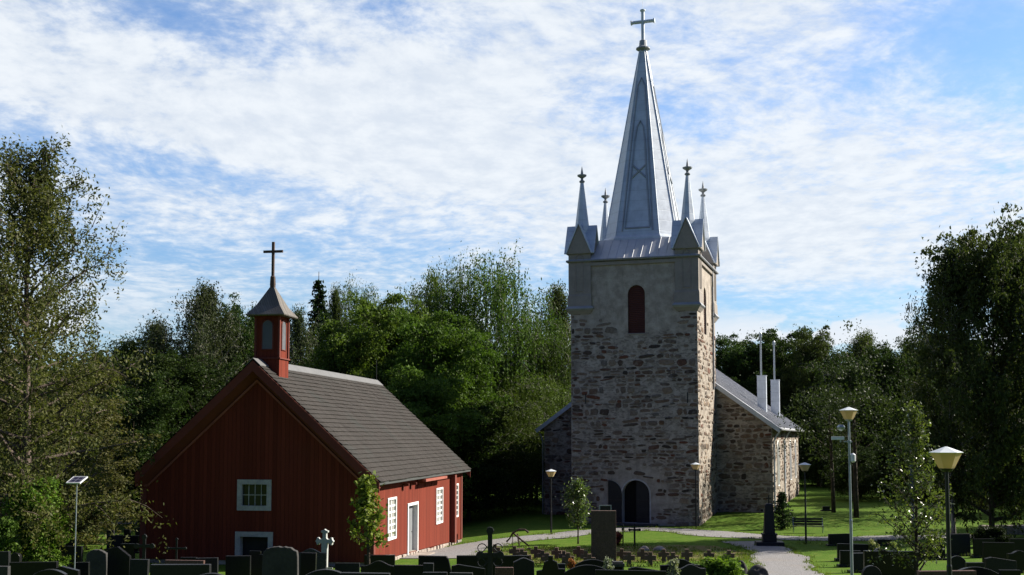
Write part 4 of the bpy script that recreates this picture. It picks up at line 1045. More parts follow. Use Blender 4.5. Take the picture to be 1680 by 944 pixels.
# brown concrete crosses
def brown_cross():
    t_ = thing('concrete_cross', 'x', 'grave cross'); mb = MB(); a, b, H, z1, z2 = .085, .24, .6, .26, .46
    pl = [(-a - .02, -.1), (a + .02, -.1), (a, z1), (b, z1), (b, z2), (a, z2), (a, H), (-a, H), (-a, z2), (-b, z2), (-b, z1), (-a, z1)]
    mb.prism(pl, -.07, .07); mb.build('cross_body', m_brown, t_, bevel=.012); return t_
bc = None
def put_cross(px, py, label):
    global bc
    d = 50.
    for _ in range(12):
        x, zz = P(px, py, d); want = Gf(x, d) + .6; v = dirpx(px, py); d = (want - CAMZ) / v.z * v.y
    x = X(px, py, d)
    if bc is None: bc = brown_cross(); o = bc; o.location = (x, d, Gf(x, d)); o['label'] = label
    else: o = dup(bc, (x, d, Gf(x, d)), label=label)
    o.rotation_euler.z = R_(((px * 13) % 11) - 5 - 4); s = 1 + ((px * 7) % 5 - 2) * .02; o.scale = (s, 1, s); o['group'] = 'brown concrete grave crosses'
ORD = ['first', 'second', 'third', 'fourth', 'fifth', 'sixth', 'seventh', 'eighth', 'ninth', 'tenth', 'last']
RA = [(812, 894), (844, 896.5), (879, 897), (913, 898), (949, 897), (1020, 899.7), (1054, 901), (1089, 901.5), (1127, 902), (1163, 902), (1196, 903)]
for i, (a, b) in enumerate(RA): put_cross(a, b, ORD[i] + ' brown concrete cross from the left in the back row')
RB = [(856, 901), (890, 902), (925, 903), (961, 904), (1032, 906.6), (1067, 906.6), (1104, 907)]
for i, (a, b) in enumerate(RB): put_cross(a, b, ORD[i] + ' brown concrete cross from the left in the middle row')
RC = [(862, 906), (898, 907), (932, 908), (967, 910)]
for i, (a, b) in enumerate(RC): put_cross(a, b, ORD[i] + ' brown concrete cross from the left in the short front row')
# white trefoil cross
d = 43; x = X(533, 900, d); g = Gf(x, d); H = Z(868, d) - g
t_ = thing('white_cross', 'white stone cross with trefoil ends before the chapel gable', 'grave cross', (x, d, g), R_(-14))
k = H / 1.75; zc_ = H - .46; a = .075
def tre(cx, cz_, dx_, dz_):   # three-lobed end
    px_, pz_ = -dz_, dx_
    return [(cx + px_ * .075 - dx_ * .1, cz_ + pz_ * .075 - dz_ * .1)], 0
pl = []
for dx_, dz_, L in ((1, 0, .37), (0, 1, .46), (-1, 0, .37)):
    qx, qz = -dz_, dx_    # left-hand normal
    base = lambda s, t__: (dx_ * t__ + qx * s, zc_ + dz_ * t__ + qz * s)
    pl += [base(-a, .12), base(-a, L - .16), base(-.135, L - .13), base(-.14, L - .07), base(-.06, L - .05), base(0, L), base(.06, L - .05), base(.14, L - .07), base(.135, L - .13), base(a, L - .16), base(a, .12)]
pl = [(-a - .03, .2), (a + .03, .2)][::1] + pl
mb = MB(); mb.prism(pl, -.07, .07); mb.build('cross_body', m_wconc, t_, bevel=.012)
mb = MB(); mb.box(-.2, .2, -.16, .16, -.2, .22); mb.build('plinth', m_wconc, t_, bevel=.02)
mb = MB(); mb.box(-.36, .36, -.10, -.075, .38, .43); mb.build('plaque_shelf', m_wconc, t_)
# iron crosses
def iron_cross(px, top, d, arm_py, aw_, r, label, curls=False, mat=m_iron, rz=0):
    x, zt = P(px, top, d); g = Gf(x, d); H = zt - g; za2 = Z(arm_py, d) - g
    t_ = thing('iron_cross', label, 'grave cross', (x, d, g), rz)
    mb = MB(); mb.box(-r, r, -r * .6, r * .6, -.1, H); mb.box(-aw_, -r - .001, -r * .5, r * .5, za2 - r, za2 + r); mb.box(r + .001, aw_, -r * .5, r * .5, za2 - r, za2 + r)
    for cx_, cz_ in ((-aw_, za2), (aw_, za2), (0, H)): mb.tube([(cx_, -r * .7, cz_), (cx_, r * .7, cz_)], r * 1.7, 8)
    mb.build('cross_bars', mat, t_, bevel=.006)
    if curls:
        c = MB()
        for sx in (-1, 1):
            for sz, q0 in ((1, .0), (-1, .0)):
                pts = []
                for i in range(17):
                    a_ = i / 16 * 2 * math.pi * .85; rad = .17 * (1 - i / 40)
                    pts.append((sx * (r + .2 + rad * math.cos(a_) * -1), 0, za2 + sz * (.22 + rad * math.sin(a_))))
                c.tube(pts, .018, 6)
        for rr_ in (.26,): c.tube([(rr_ * math.cos(a_ / 12 * math.pi * 2), 0, za2 + rr_ * math.sin(a_ / 12 * math.pi * 2)) for a_ in range(13)], .015, 5)
        c.build('scrollwork', mat, t_)
    return t_
iron_cross(804, 871, 37.5, 911, .34, .075, 'tall black iron cross with scrollwork before the long black slab', True)
iron_cross(237, 881, 44, 896, .30, .06, 'dark iron cross at the left corner of the chapel')
iron_cross(290, 885, 44, 900, .34, .035, 'dark knob ended iron cross before the chapel gable')
iron_cross(1022, 862, 60, 868, .18, .045, 'thin black iron cross seen edge on beside the tall brown slab', rz=R_(75))
iron_cross(1041, 862, 59.5, 869.5, .26, .045, 'small black iron cross on the lit lawn before the church door')
# anchor memorial
d = 57.5; x = X(850, 890, d); g = Gf(x, d); t_ = thing('anchor_monument', 'rusty old anchor leaning on a stand beside the gravel yard', 'anchor', (x, d, g))
def ap(px, py, dd=0): X_, Z_ = P(px, py, d + dd); return (X_ - x, dd, Z_ - g)
mb = MB(); mb.tube([ap(841, 874, .3), ap(855, 886, .1), ap(868, 896, -.1)], [.05, .045, .04], 8); mb.lathe([(.02, -.02), (.12, .03), (.12, .1), (.02, .15)], 8, *ap(868, 896)[:2]); mb.build('shank', m_ironrust, t_)
mb = MB(); mb.tube([ap(831, 889, .5), ap(836, 884, .45), ap(841, 875, .3), ap(852, 869, .2), ap(861, 869, .2), ap(867, 874, .2)], [.05, .035, .05, .04, .035, .06], 8); mb.build('anchor_arms', m_ironrust, t_)
mb = MB(); mb.tube([ap(849, 876, .3), ap(852, 896, .2)], .045, 6); mb.tube([ap(841, 876, .3), ap(841, 896, .5)], .02, 6); mb.box(-.28, .32, -.05, .5, -.05, .07); mb.build('stand', m_ironrust, t_)
# obelisk
d = 60; x = X(1262, 880, d); g = Gf(x, d); k = d / F
t_ = thing('obelisk', 'dark granite obelisk with a small cross on a stepped base beside the path', 'monument', (x, d, g), R_(-6))
mb = MB(); mb.box(-.72, .72, -.5, .5, -.2, .22); mb.build('base_slab', m_dgrey, t_, bevel=.03)
mb = MB(); mb.box(-.36, .36, -.3, .3, .221, .62); mb.box(-.4, .4, -.34, .34, .55, .64); mb.build('pedestal', m_dgrey, t_, bevel=.02)
zt = Z(826, d) - g; mb = MB(); mb.lathe([(.40, .641), (.29, zt - .08), (.2, zt)], 4, ang=R_(45)); mb.build('shaft', m_dgrey, t_, bevel=.01)
mb = MB(); mb.box(-.03, .03, -.03, .03, zt, zt + .42); mb.box(-.13, .13, -.025, .025, zt + .24, zt + .30); mb.build('top_cross', m_iron, t_)
# bench
d = 69; x0, x1 = X(1301, 850, d), X(1350, 850, d); xc = (x0 + x1) / 2; g = Gf(xc, d); bl = (x1 - x0) / 2
t_ = thing('park_bench', 'dark slatted bench with thin metal legs beside the church corner', 'bench', (xc, d, g), R_(-8))
for i in range(3): mb = MB(); mb.box(-bl, bl, .17 + i * .03, .20 + i * .03, .48 + i * .15, .60 + i * .15); mb.build('back_slat', m_doorwood, t_, bevel=.005)
for i in range(3): mb = MB(); mb.box(-bl, bl, -.30 + i * .15, -.18 + i * .15, .42, .45); mb.build('seat_slat', m_doorwood, t_, bevel=.005)
for s_ in (-1, 1):
    mb = MB(); xx = s_ * (bl - .04); mb.tube([(xx, -.28, 0), (xx, -.28, .40), (xx, .13, .40), (xx, .28, .95)], .022, 6); mb.tube([(xx, .20, 0), (xx, .13, .40)], .022, 6); mb.build('leg_frame', m_galv, t_)
# thin grey post by the nave corner
d = 74; x = X(1322, 840, d); g = Gf(x, d)
t_ = thing('sign_post', 'thin bare grey post behind the lamp at the church corner', 'post', (x, d, g))
H = Z(806, d) - g; mb = MB(); mb.tube([(0, 0, -.1), (0, 0, H)], .04, 8); mb.build('post', m_galv, t_); mb = MB(); mb.lathe([(.05, H), (.05, H + .04), (.01, H + .06)], 8); mb.build('cap', m_iron, t_)
# natural boulders
def boulder(px, py, d, sx, sy, sz, label, m=m_rough, seed=1):
    import bmesh
    x = X(px, py, d); g = Gf(x, d); bm = bmesh.new(); bmesh.ops.create_icosphere(bm, subdivisions=3, radius=1)
    r = np.random.default_rng(seed); ph = r.uniform(0, 6, (6, 3)); fr = r.uniform(1, 3.5, (6, 3))
    for v in bm.verts:
        n_ = sum(math.sin(v.co.dot(Vector(fr[i])) * 1.5 + ph[i][0]) for i in range(6)) / 6
        v.co = Vector((v.co.x * sx, v.co.y * sy, v.co.z * sz)) * (1 + .22 * n_)
    me = bpy.data.meshes.new('boulder'); bm.to_mesh(me); bm.free(); me.materials.append(m)
    for p in me.polygons: p.use_smooth = True
    o = bpy.data.objects.new('boulder', me); col.objects.link(o); o.location = (x, d, Z(py, d) - sz); return tag(o, label, 'boulder', 'natural boulders')
boulder(1242, 928, 40, .38, .3, .42, 'dark rough boulder at the bottom left edge of the path', seed=4)
boulder(1216, 920, 41.5, .22, .2, .45, 'upright dark rock between the bright bush and the path', seed=9)
boulder(114, 913, 46, .10, .12, .45, 'slim pale boulder near the foot of the solar pole', seed=2)
boulder(1057, 896, 56.5, .28, .2, .28, 'pinkish flat rock behind the brown crosses, left one', m_fst, seed=5)
boulder(1082, 896, 57, .34, .2, .26, 'pinkish flat rock behind the brown crosses, right one', m_fst, seed=6)
# low rubble wall at right
x0, x1 = X(1636, 865, 68), X(1720, 865, 68); g = Gf((x0 + x1) / 2, 68)
mb = MB(); mb.box(x0 - 1, x1 + 6, 67.6, 68.4, -.3, Z(862, 68)); o = mb.build('rubble_wall', m_stone2, None, bevel=.08); tag(o, 'low brown rubble stone wall at the right edge under the trees', 'wall')

# ------------------------------------------------------------------ vegetation
def leaves(pts, size, r, droop=0., aspect=.55):
    n = len(pts); u = r.normal(size=(n, 3)); u[:, 2] -= droop; u /= np.linalg.norm(u, axis=1)[:, None]
    a = r.normal(size=(n, 3)); v = np.cross(u, a); v /= np.linalg.norm(v, axis=1)[:, None] + 1e-9
    s = size * r.uniform(.65, 1.3, n)[:, None]
    return np.stack([pts - u * s * .6, pts + v * s * aspect * .5, pts + u * s * .6, pts - v * s * aspect * .5], 1).reshape(-1, 3)
def skeleton(H, R, nl, start, elev, prof, r, wob=.25, nsub=6, trunk_r=.018, stop=.97, tubes=None, grav=0.):
    tr = [Vector((0, 0, -.2))]; ph = r.uniform(0, 6, 2)
    for i in range(1, 11):
        q = i / 10; tr.append(Vector((wob * math.sin(q * 3 + ph[0]) * q * H * .08, wob * math.sin(q * 2.3 + ph[1]) * q * H * .08, H * q * .96)))
    rad = [H * trunk_r * (1.25 if i == 0 else 1) * (1 - .93 * i / 10) + .01 for i in range(11)]
    tubes.tube(tr, rad, 8)
    tips = []
    for i in range(nl):
        q = start + (stop - start) * (i + r.uniform(0, .8)) / nl; k = min(9, int(q * 10)); base = tr[k].lerp(tr[k + 1], q * 10 - k)
        az = i * 2.399 + r.uniform(-.5, .5); L = R * prof(q) * r.uniform(.72, 1.15)
        el = elev(q) + r.uniform(-.18, .18)
        pts = [base]; dirv = Vector((math.cos(az) * math.cos(el), math.sin(az) * math.cos(el), math.sin(el))); L3 = L / max(.72, math.cos(el))
        for j in range(1, 6):
            dirv = (dirv + Vector((r.normal(0, .12), r.normal(0, .12), r.normal(0, .08) + .02 - grav * j))).normalized(); pts.append(pts[-1] + dirv * L3 / 5)
        tubes.tube(pts, [max(.012, rad[k] * .5 * (1 - j / 5.6)) for j in range(6)], 5)
        for j in range(nsub):
            s_ = .25 + .75 * (j + r.uniform(0, 1)) / nsub; kk = min(4, int(s_ * 5)); p = pts[kk].lerp(pts[kk + 1], min(1, s_ * 5 - kk))
            dv = (dirv * .5 + Vector(r.normal(0, .7, 3))).normalized(); l2 = L3 * r.uniform(.12, .34); q2 = p + dv * l2
            tubes.tube([p, p.lerp(q2, .5) + Vector((0, 0, l2 * .08)), q2], [.022, .014, .008], 3, caps=False)
            tips.append((p, q2))
        tips.append((pts[4], pts[5]))
    tips.append((tr[9], tr[10])); return tips
def crown_pts(tips, per, spread, r, hang=0., shell=False, flat=1.):
    out = []
    for p, q in tips:
        p = np.array(p); q = np.array(q); n = max(3, int(per * r.uniform(.6, 1.4)))
        t_ = r.uniform(0, 1.1, n)[:, None]; c = p + (q - p) * t_
        if shell:
            v = r.normal(size=(n, 3)); v /= np.linalg.norm(v, axis=1)[:, None]; v[:, 2] = np.abs(v[:, 2]) * .9 - .25 * (r.uniform(size=n) < .3)
            rad = spread * r.uniform(.6, 1.35); out.append(q + v * rad * np.array([1, 1, .85]) * r.uniform(.72, 1.05, n)[:, None])
        else: out.append(c + r.normal(0, spread, (n, 3)) * np.array([1, 1, flat]))
        if hang > 0:
            for _ in range(2 + int(r.uniform(0, 2.5))):
                L = hang * r.uniform(.3, 1.25); m_ = int(10 * L) + 3; s0_ = q + r.normal(0, spread * .9, 3) - np.array([0, 0, .25 + abs(r.normal(0, .3))]); zz = r.uniform(0, L, m_)
                out.append(np.column_stack([s0_[0] + r.normal(0, .06, m_) + zz * r.normal(0, .06), s0_[1] + r.normal(0, .06, m_) + zz * r.normal(0, .06), s0_[2] - zz]))
    return np.concatenate(out)
GREEN = dict(rdark=(.050, .066, .026), maple=(.068, .116, .022), birch=(.058, .080, .026), dark=(.030, .052, .016), olive=(.085, .085, .036), spruce=(.018, .034, .016), weep=(.058, .094, .024), grey=(.050, .064, .034))
def proto(kind, seed, H=15., R=4.5):
    r = np.random.default_rng(seed); tb = MB(); t_ = thing('tree', 'x', 'tree')
    if kind == 'birch':
        tips = skeleton(H, R, 40, .16, lambda q: .35 + .75 * q, lambda q: (1 - .5 * abs(q - .38)) * (1 - q ** 4) * (.55 + .45 * min(1, q / .3)), r, tubes=tb, nsub=8, trunk_r=.011)
        pts = crown_pts(tips, 34, .36, r, hang=1.1); sz = .17; dr = .5; bk = m_birch
    elif kind == 'weep':
        tips = skeleton(H * .93, R, 62, .14, lambda q: .35 + .35 * q, lambda q: (.75 + .25 * min(1, q / .4)) * (1 - .5 * max(0, (q - .75) / .25)), r, tubes=tb, nsub=9, trunk_r=.012, wob=.5, grav=.055)
        pts = crown_pts(tips, 27, .40, r, hang=2.1); sz = .19; dr = 1.2; bk = m_birch
    elif kind == 'maple':
        tips = skeleton(H * .93, R * .92, 60, .1, lambda q: .2 + .75 * q, lambda q: math.sqrt(max(.04, 1 - ((q - .48) / .58) ** 2)), r, tubes=tb, nsub=6, trunk_r=.016)
        pts = np.concatenate([crown_pts(tips, 120, .78, r, shell=True), crown_pts(tips, 45, .5, r)]); sz = .22; dr = 0; bk = m_bark
    elif kind == 'dense':
        tips = skeleton(H * .94, R, 62, .07, lambda q: .2 + .75 * q, lambda q: math.sqrt(max(.04, 1 - ((q - .42) / .62) ** 2)), r, tubes=tb, nsub=8, trunk_r=.013, wob=.6)
        pts = np.concatenate([crown_pts(tips, 60, .48, r, shell=True), crown_pts(tips, 40, .42, r, hang=.9)]); sz = .21; dr = .4; bk = m_bark
    elif kind == 'spruce':
        tb.tube([(0, 0, -.2), (0, 0, H)], [.2, .02], 8); out = []
        for i in range(46):
            q = .06 + .92 * i / 46; L = R * (1 - q) ** .85 + .12
            for k in range(7):
                az = r.uniform(0, 6.28); l2 = L * r.uniform(.7, 1.1); n = int(26 * l2) + 8; s_ = r.uniform(.1, 1, n)
                droop = -.32 * l2 * s_ ** 1.2 + .1 * l2 * s_ ** 3
                out.append(np.column_stack([np.cos(az) * l2 * s_ + r.normal(0, .11 * l2 ** .5, n), np.sin(az) * l2 * s_ + r.normal(0, .11 * l2 ** .5, n), q * H + droop - r.exponential(.13, n)]))
                tb.tube([(0, 0, q * H), (math.cos(az) * l2 * .9, math.sin(az) * l2 * .9, q * H - .25 * l2)], [.03, .008], 3, caps=False)
        pts = np.concatenate(out); sz = .24; dr = .6; bk = m_bark
    tb.build('trunk', bk, t_, smooth=True)
    npmesh('crown', leaves(pts, sz, r, dr), 4, m_leaf, t_)
    t_['H'] = float(np.percentile(pts[:, 2], 99.92)); t_['R'] = float(np.percentile(np.hypot(pts[:, 0], pts[:, 1]), 96)); return t_
PR = {'birch': [proto('birch', 11), proto('birch', 12)], 'weep': [proto('weep', 21, 17, 5), proto('weep', 22, 17, 5)], 'maple': [proto('maple', 31, 14, 5), proto('maple', 32, 14, 5)],
      'dense': [proto('dense', 41, 16, 5), proto('dense', 42, 16, 5)], 'spruce': [proto('spruce', 51, 16, 3)]}
TREES = [
 # px, top row, distance, radius, kind, colour, label
 (205, 550, 88, 4.2, 'birch', 'birch', 'low birch behind the big left birch, nearest the chapel roof foot', 'birch'),
 (150, 585, 96, 4.5, 'dense', 'dark', 'dark tree filling the gap right of the big left birch trunk', 'tree'),
 (262, 520, 92, 3.6, 'birch', 'grey', 'thin grey green birch left of the tallest birch behind the chapel', 'birch'),
 (338, 462, 90, 4.4, 'birch', 'grey', 'tall grey green birch rising behind the chapel roof left slope', 'birch'),
 (392, 484, 95, 3.8, 'dense', 'dark', 'dark tree directly left of the chapel bell turret', 'tree'),
 (300, 575, 84, 4.8, 'dense', 'dark', 'dark bushy tree behind the left roof edge of the chapel', 'tree'),
 (240, 620, 80, 4.2, 'dense', 'dark', 'dark low tree at the left eave of the chapel', 'tree'),
 (486, 503, 98, 3.0, 'birch', 'grey', 'slight birch immediately right of the chapel bell turret', 'birch'),
 (523, 462, 104, 3.0, 'spruce', 'spruce', 'dark pointed spruce right of the chapel bell turret', 'spruce'),
 (549, 468, 106, 2.4, 'birch', 'birch', 'narrow birch top just right of the pointed spruce', 'birch'),
 (595, 460, 108, 2.8, 'weep', 'weep', 'small weeping birch top above the bright maple', 'birch'),
 (640, 486, 92, 5.0, 'maple', 'maple', 'bright green maple, highest of the maples behind the chapel ridge', 'maple'),
 (578, 522, 88, 4.4, 'maple', 'maple', 'bright maple leftmost of those behind the chapel ridge', 'maple'),
 (718, 514, 86, 4.6, 'maple', 'maple', 'broad bright maple over the right end of the chapel roof', 'maple'),
 (690, 600, 80, 4.0, 'maple', 'maple', 'lower leafy maple right behind the chapel roof end', 'maple'),
 (770, 660, 84, 3.6, 'maple', 'dark', 'shaded low tree at the back corner of the chapel', 'tree'),
 (722, 428, 104, 4.2, 'weep', 'weep', 'weeping birch, left half of the tallest clump between chapel and tower', 'birch'),
 (800, 414, 102, 5.6, 'weep', 'weep', 'largest weeping birch between the chapel and the tower', 'birch'),
 (872, 500, 106, 4.6, 'weep', 'weep', 'weeping birch filling the dip left of the tower', 'birch'),
 (922, 465, 116, 4.4, 'birch', 'birch', 'airy birch touching the left edge of the church tower', 'birch'),
 (880, 610, 98, 4.4, 'weep', 'weep', 'low light green weeping birch left of the nave roof', 'birch'),
 (828, 640, 90, 4.0, 'weep', 'weep', 'low weeping birch midway between chapel and tower', 'birch'),
 (440, 545, 100, 4.5, 'dense', 'dark', 'dark tree hidden mostly by the chapel bell turret base', 'tree'),
 (425, 500, 106, 3.6, 'birch', 'grey', 'grey green birch directly behind the chapel bell turret', 'birch'),
 (565, 520, 106, 4.2, 'weep', 'dark', 'dark weeping tree behind the chapel ridge between spruce and maples', 'tree'),
 (660, 500, 112, 5.0, 'weep', 'weep', 'weeping birch behind the highest maple', 'birch'),
 (755, 520, 114, 5.0, 'weep', 'dark', 'dark weeping tree behind the largest weeping birch', 'tree'),
 (905, 540, 104, 4.4, 'weep', 'weep', 'weeping birch low against the tower left edge', 'birch'),
 (180, 600, 84, 4.0, 'birch', 'olive', 'olive birch between the big left birch and the chapel', 'birch'),
 (350, 540, 100, 4.6, 'dense', 'dark', 'dark tree behind the tallest birch left of the bell turret', 'tree'),
 (1300, 590, 128, 4.6, 'dense', 'dark', 'dark tree low behind the right roof flue', 'tree'),
 (1502, 640, 110, 3.4, 'dense', 'dark', 'low dark tree behind the young birch crown', 'tree'),
 (1565, 645, 104, 3.8, 'dense', 'dark', 'low dark tree behind the near lamp head', 'tree'),
 (1640, 640, 98, 4.0, 'dense', 'dark', 'low dark tree between the near lamp and the right edge', 'tree'),
 (1400, 735, 98, 2.6, 'dense', 'dark', 'dark undergrowth clump behind the lone dark trunks', 'tree'),
 (1455, 725, 102, 3.0, 'dense', 'dark', 'dark undergrowth clump behind the left side of the young birch', 'tree'),
 (1525, 720, 96, 3.0, 'dense', 'dark', 'dark undergrowth clump between young birch and near lamp', 'tree'),
 (1600, 715, 100, 3.2, 'dense', 'dark', 'dark undergrowth clump behind the domed shrub', 'tree'),
 (1665, 700, 90, 3.0, 'dense', 'dark', 'dark undergrowth clump over the rubble wall', 'tree'),
 (2055, 529, 70, 4.5, 'dense', 'dark', 'added shade tree just outside the right edge beyond the right hand graves', 'tree'),  # unseen trees outside the right edge, added to shade the right lawn
 (2040, 547, 77, 4.2, 'dense', 'dark', 'added shade tree outside the right edge level with the church tower', 'tree'),
 (1870, 590, 84, 3.6, 'dense', 'dark', 'lower added shade tree outside the right edge beyond the rubble wall', 'tree'),
 (1845, 590, 92, 4.2, 'dense', 'dark', 'added shade tree outside the right edge level with the nave front', 'tree'),
 (1830, 600, 101, 4.4, 'dense', 'dark', 'added shade tree outside the right edge level with the middle of the nave', 'tree'),
 (1806, 600, 74, 2.8, 'dense', 'dark', 'small added shade tree outside the right edge behind the rubble wall', 'tree'),
 (1800, 600, 83, 3.0, 'dense', 'dark', 'second small added shade tree outside the right edge, farther back than the rubble wall', 'tree'),
 (1212, 548, 132, 5.6, 'maple', 'dark', 'dark round tree immediately right of the tower', 'tree'),
 (1268, 541, 134, 5.8, 'maple', 'dark', 'dark round tree behind the two roof flues', 'tree'),
 (1338, 535, 126, 4.2, 'maple', 'birch', 'fresh green tree standing above the nave roof end', 'tree'),
 (1372, 572, 122, 4.6, 'weep', 'dark', 'dull weeping birch right of the fresh green tree', 'birch'),
 (1415, 540, 126, 4.0, 'birch', 'birch', 'pale topped birch against the low white clouds', 'birch'),
 (1452, 562, 122, 4.8, 'dense', 'dark', 'dark tree right of the pale topped birch', 'tree'),
 (1345, 640, 125, 4.5, 'weep', 'dark', 'shaded weeping tree below the fresh green tree', 'tree'),
 (1405, 650, 126, 4.8, 'dense', 'dark', 'shaded bushy tree behind the grey lamp post', 'tree'),
 (1612, 345, 65, 4.2, 'dense', 'rdark', 'huge tree, tallest at the right side of the view', 'tree'),
 (1552, 405, 66, 3.0, 'birch', 'rdark', 'left shoulder tree of the huge right tree clump', 'tree'),
 (1682, 375, 66, 3.8, 'birch', 'rdark', 'tall tree cut by the right edge of the view', 'tree'),
 (1520, 530, 128, 4.4, 'dense', 'dark', 'dark tree under the left shoulder of the right clump', 'tree'),
 (1470, 600, 130, 4.6, 'dense', 'dark', 'dark low tree left of the right tree clump', 'tree'),
 (1590, 600, 118, 5.0, 'weep', 'dark', 'shaded weeping tree below the huge right tree', 'tree'),
 (1660, 560, 96, 5.0, 'dense', 'dark', 'dark tree at the right edge behind the rubble wall', 'tree'),
 (-25, 470, 62, 4.2, 'birch', 'olive', 'olive birch half outside the left edge', 'birch'),
 (110, 640, 64, 4.4, 'dense', 'olive', 'olive bushy tree behind the solar panel', 'tree'),
 (20, 640, 66, 4.6, 'dense', 'olive', 'olive bushy tree behind the green bush at far left', 'tree'),
]
used = set()
NM = {'birch': 'birch_tree', 'maple': 'maple_tree', 'spruce': 'spruce_tree', 'tree': 'broadleaf_tree'}
for i, (px, top, d, Rr, kind, cl, lbl, cat) in enumerate(TREES):
    x, zt = P(px, top, d); g = Gf(x, d); H = zt - g; pi_ = i % len(PR[kind]); p = PR[kind][pi_]
    s = H / p['H']; sx = Rr / p['R']
    rr = random.Random(i * 17 + 3); rz = rr.uniform(0, 6.28); cvar = rr.uniform(.85, 1.15)
    cc = tuple(v * cvar * rr.uniform(.94, 1.06) for v in GREEN[cl])
    if (kind, pi_) not in used:
        used.add((kind, pi_)); o = p; o.location = (x, d, g); o.rotation_euler.z = rz; o.scale = (sx, sx, s); o['label'] = lbl
        for c_ in o.children:
            if c_.name.startswith('crown'): c_.color = (*cc, 1)
    else: o = dup(p, (x, d, g), rz, (sx, sx, s), lbl, cc)
    o['category'] = cat; o['group'] = 'trees round the churchyard'; o.name = NM[cat]
for l in PR.values():
    for p in l:
        assert p['label'] != 'x', p.name
        del p['H'], p['R']
for o in list(bpy.data.objects):
    for k in ('H', 'R'):
        if k in o.keys(): del o[k]
# far wood behind everything: one mass
r = np.random.default_rng(99); out = []
for i in range(150):
    az = -0.62 + 1.24 * i / 149 + r.normal(0, .004); d = r.uniform(150, 175); x, y = math.sin(az) * d, math.cos(az) * d
    H = r.uniform(13, 18); n = 900; u = r.normal(size=(n, 3)); u /= np.linalg.norm(u, axis=1)[:, None]
    out.append(np.array([x, y, H * .52]) + u * np.array([3.6, 3.6, H * .5]) * r.uniform(.75, 1.05, n)[:, None])
o = npmesh('distant_wood', leaves(np.concatenate(out), .75, r, .2, .8), 4, m_leaf); o.color = (.035, .052, .02, 1); tag(o, 'far mass of woodland closing the view behind the churchyard', 'woodland', kind='stuff')
out = []
for i in range(90):     # unseen tree belt added at the viewer's back: it keeps the open sky off the near faces
    x = -62 + 124 * r.uniform(); y = -14 - 22 * r.uniform() + abs(x) * .35; H = r.uniform(9, 13); n = 400; u = r.normal(size=(n, 3)); u /= np.linalg.norm(u, axis=1)[:, None]
    out.append(np.array([x, y, 4.5 + H * .52]) + u * np.array([3.4, 3.4, H * .5]) * r.uniform(.6, 1.05, n)[:, None])
o = npmesh('woodland_belt', leaves(np.concatenate(out), 1.0, r, .2, .8), 4, m_leaf); o.color = (.016, .018, .014, 1); tag(o, 'added belt of unseen trees behind the viewer, blocking sky light', 'woodland', kind='stuff')
# the big birch at the left, seen near
def single(name, label, cat, px, top, d, kind_fn, colr, mat=None, bk=None, sizer=.13, droop=.5, seed=1, rz=0, aspect=.55):
    x, zt = P(px, top, d); g = Gf(x, d); H = zt - g; r = np.random.default_rng(seed); tb = MB()
    t_ = thing(name, label, cat, (x, d, g), rz); pts = kind_fn(H, r, tb); t_.scale.z = H / float(np.percentile(pts[:, 2], 99.8))
    tb.build('trunk', bk or m_bark, t_, smooth=True)
    c = npmesh('crown', leaves(pts, sizer, r, droop, aspect), 4, mat or m_leaf, t_); c.color = (*colr, 1); return t_
def bigbirch(H, r, tb):
    prof = lambda q: (1.12 - .15 * abs(q - .3)) * (1 - .72 * max(0, q - .35) / .65) * (.8 + .2 * min(1, q / .12))
    tips = skeleton(H, 4.1, 70, .06, lambda q: .15 + .85 * q, prof, r, tubes=tb, nsub=9, trunk_r=.014, wob=.25)
    # a second stem
    return crown_pts(tips, 46, .24, r, hang=.95)
single('birch_tree', 'big olive leaved birch, tallest and nearest at the left side', 'birch', 60, 234, 46, bigbirch, (.074, .084, .032), bk=bark('greybrown_birch_bark', (.13, .10, .08), (.04, .03, .025)), sizer=.135, seed=61)
def bushy(R, nl, per, spread, start=.05):
    def f(H, r, tb):
        tips = skeleton(H, R, nl, start, lambda q: .3 + .8 * q, lambda q: math.sqrt(max(.05, 1 - ((q - .45) / .6) ** 2)), r, tubes=tb, nsub=7, trunk_r=.012)
        return crown_pts(tips, per, spread, r)
    return f
single('lilac_bush', 'bright green leafy bush beside the solar panel pole', 'bush', 62, 784, 45.5, bushy(1.12, 30, 44, .17), (.10, .175, .03), sizer=.13, droop=.3, seed=71, aspect=.7)
single('lilac_bush', 'small low green bush left of the big one by the left edge', 'bush', 12, 850, 44, bushy(.5, 16, 40, .10), (.075, .13, .028), sizer=.11, droop=.3, seed=72, aspect=.7)
single('low_shrub', 'low spreading green shrub in front of the small pale stone', 'shrub', 85, 904, 44, bushy(.5, 14, 60, .08), (.10, .17, .03), sizer=.10, seed=73, aspect=.7)
def youngmaple(H, r, tb):
    tips = skeleton(H, .62, 22, .30, lambda q: .5 + .6 * q, lambda q: (1.1 - .85 * max(0, (q - .45)) / .55), r, tubes=tb, nsub=5, trunk_r=.016, wob=.5)
    return crown_pts(tips, 11, .12, r)
single('maple_sapling', 'young maple with yellowing leaves at the near chapel corner', 'maple', 606, 776, 41.5, youngmaple, (.13, .17, .035), sizer=.16, droop=.3, seed=81, aspect=.75)
def youngbirch(H, r, tb):
    tips = skeleton(H, 1.35, 54, .06, lambda q: .45 + .5 * q, lambda q: (1.05 - .95 * q ** 1.3), r, tubes=tb, nsub=5, trunk_r=.010, wob=.2)
    return crown_pts(tips, 15, .13, r, hang=0)
single('birch_sapling', 'young birch with glinting leaves left of the near lamp', 'birch', 1497, 660, 39.5, youngbirch, (.075, .10, .03), mat=m_leafgloss, sizer=.095, droop=.3, seed=82, aspect=.75)
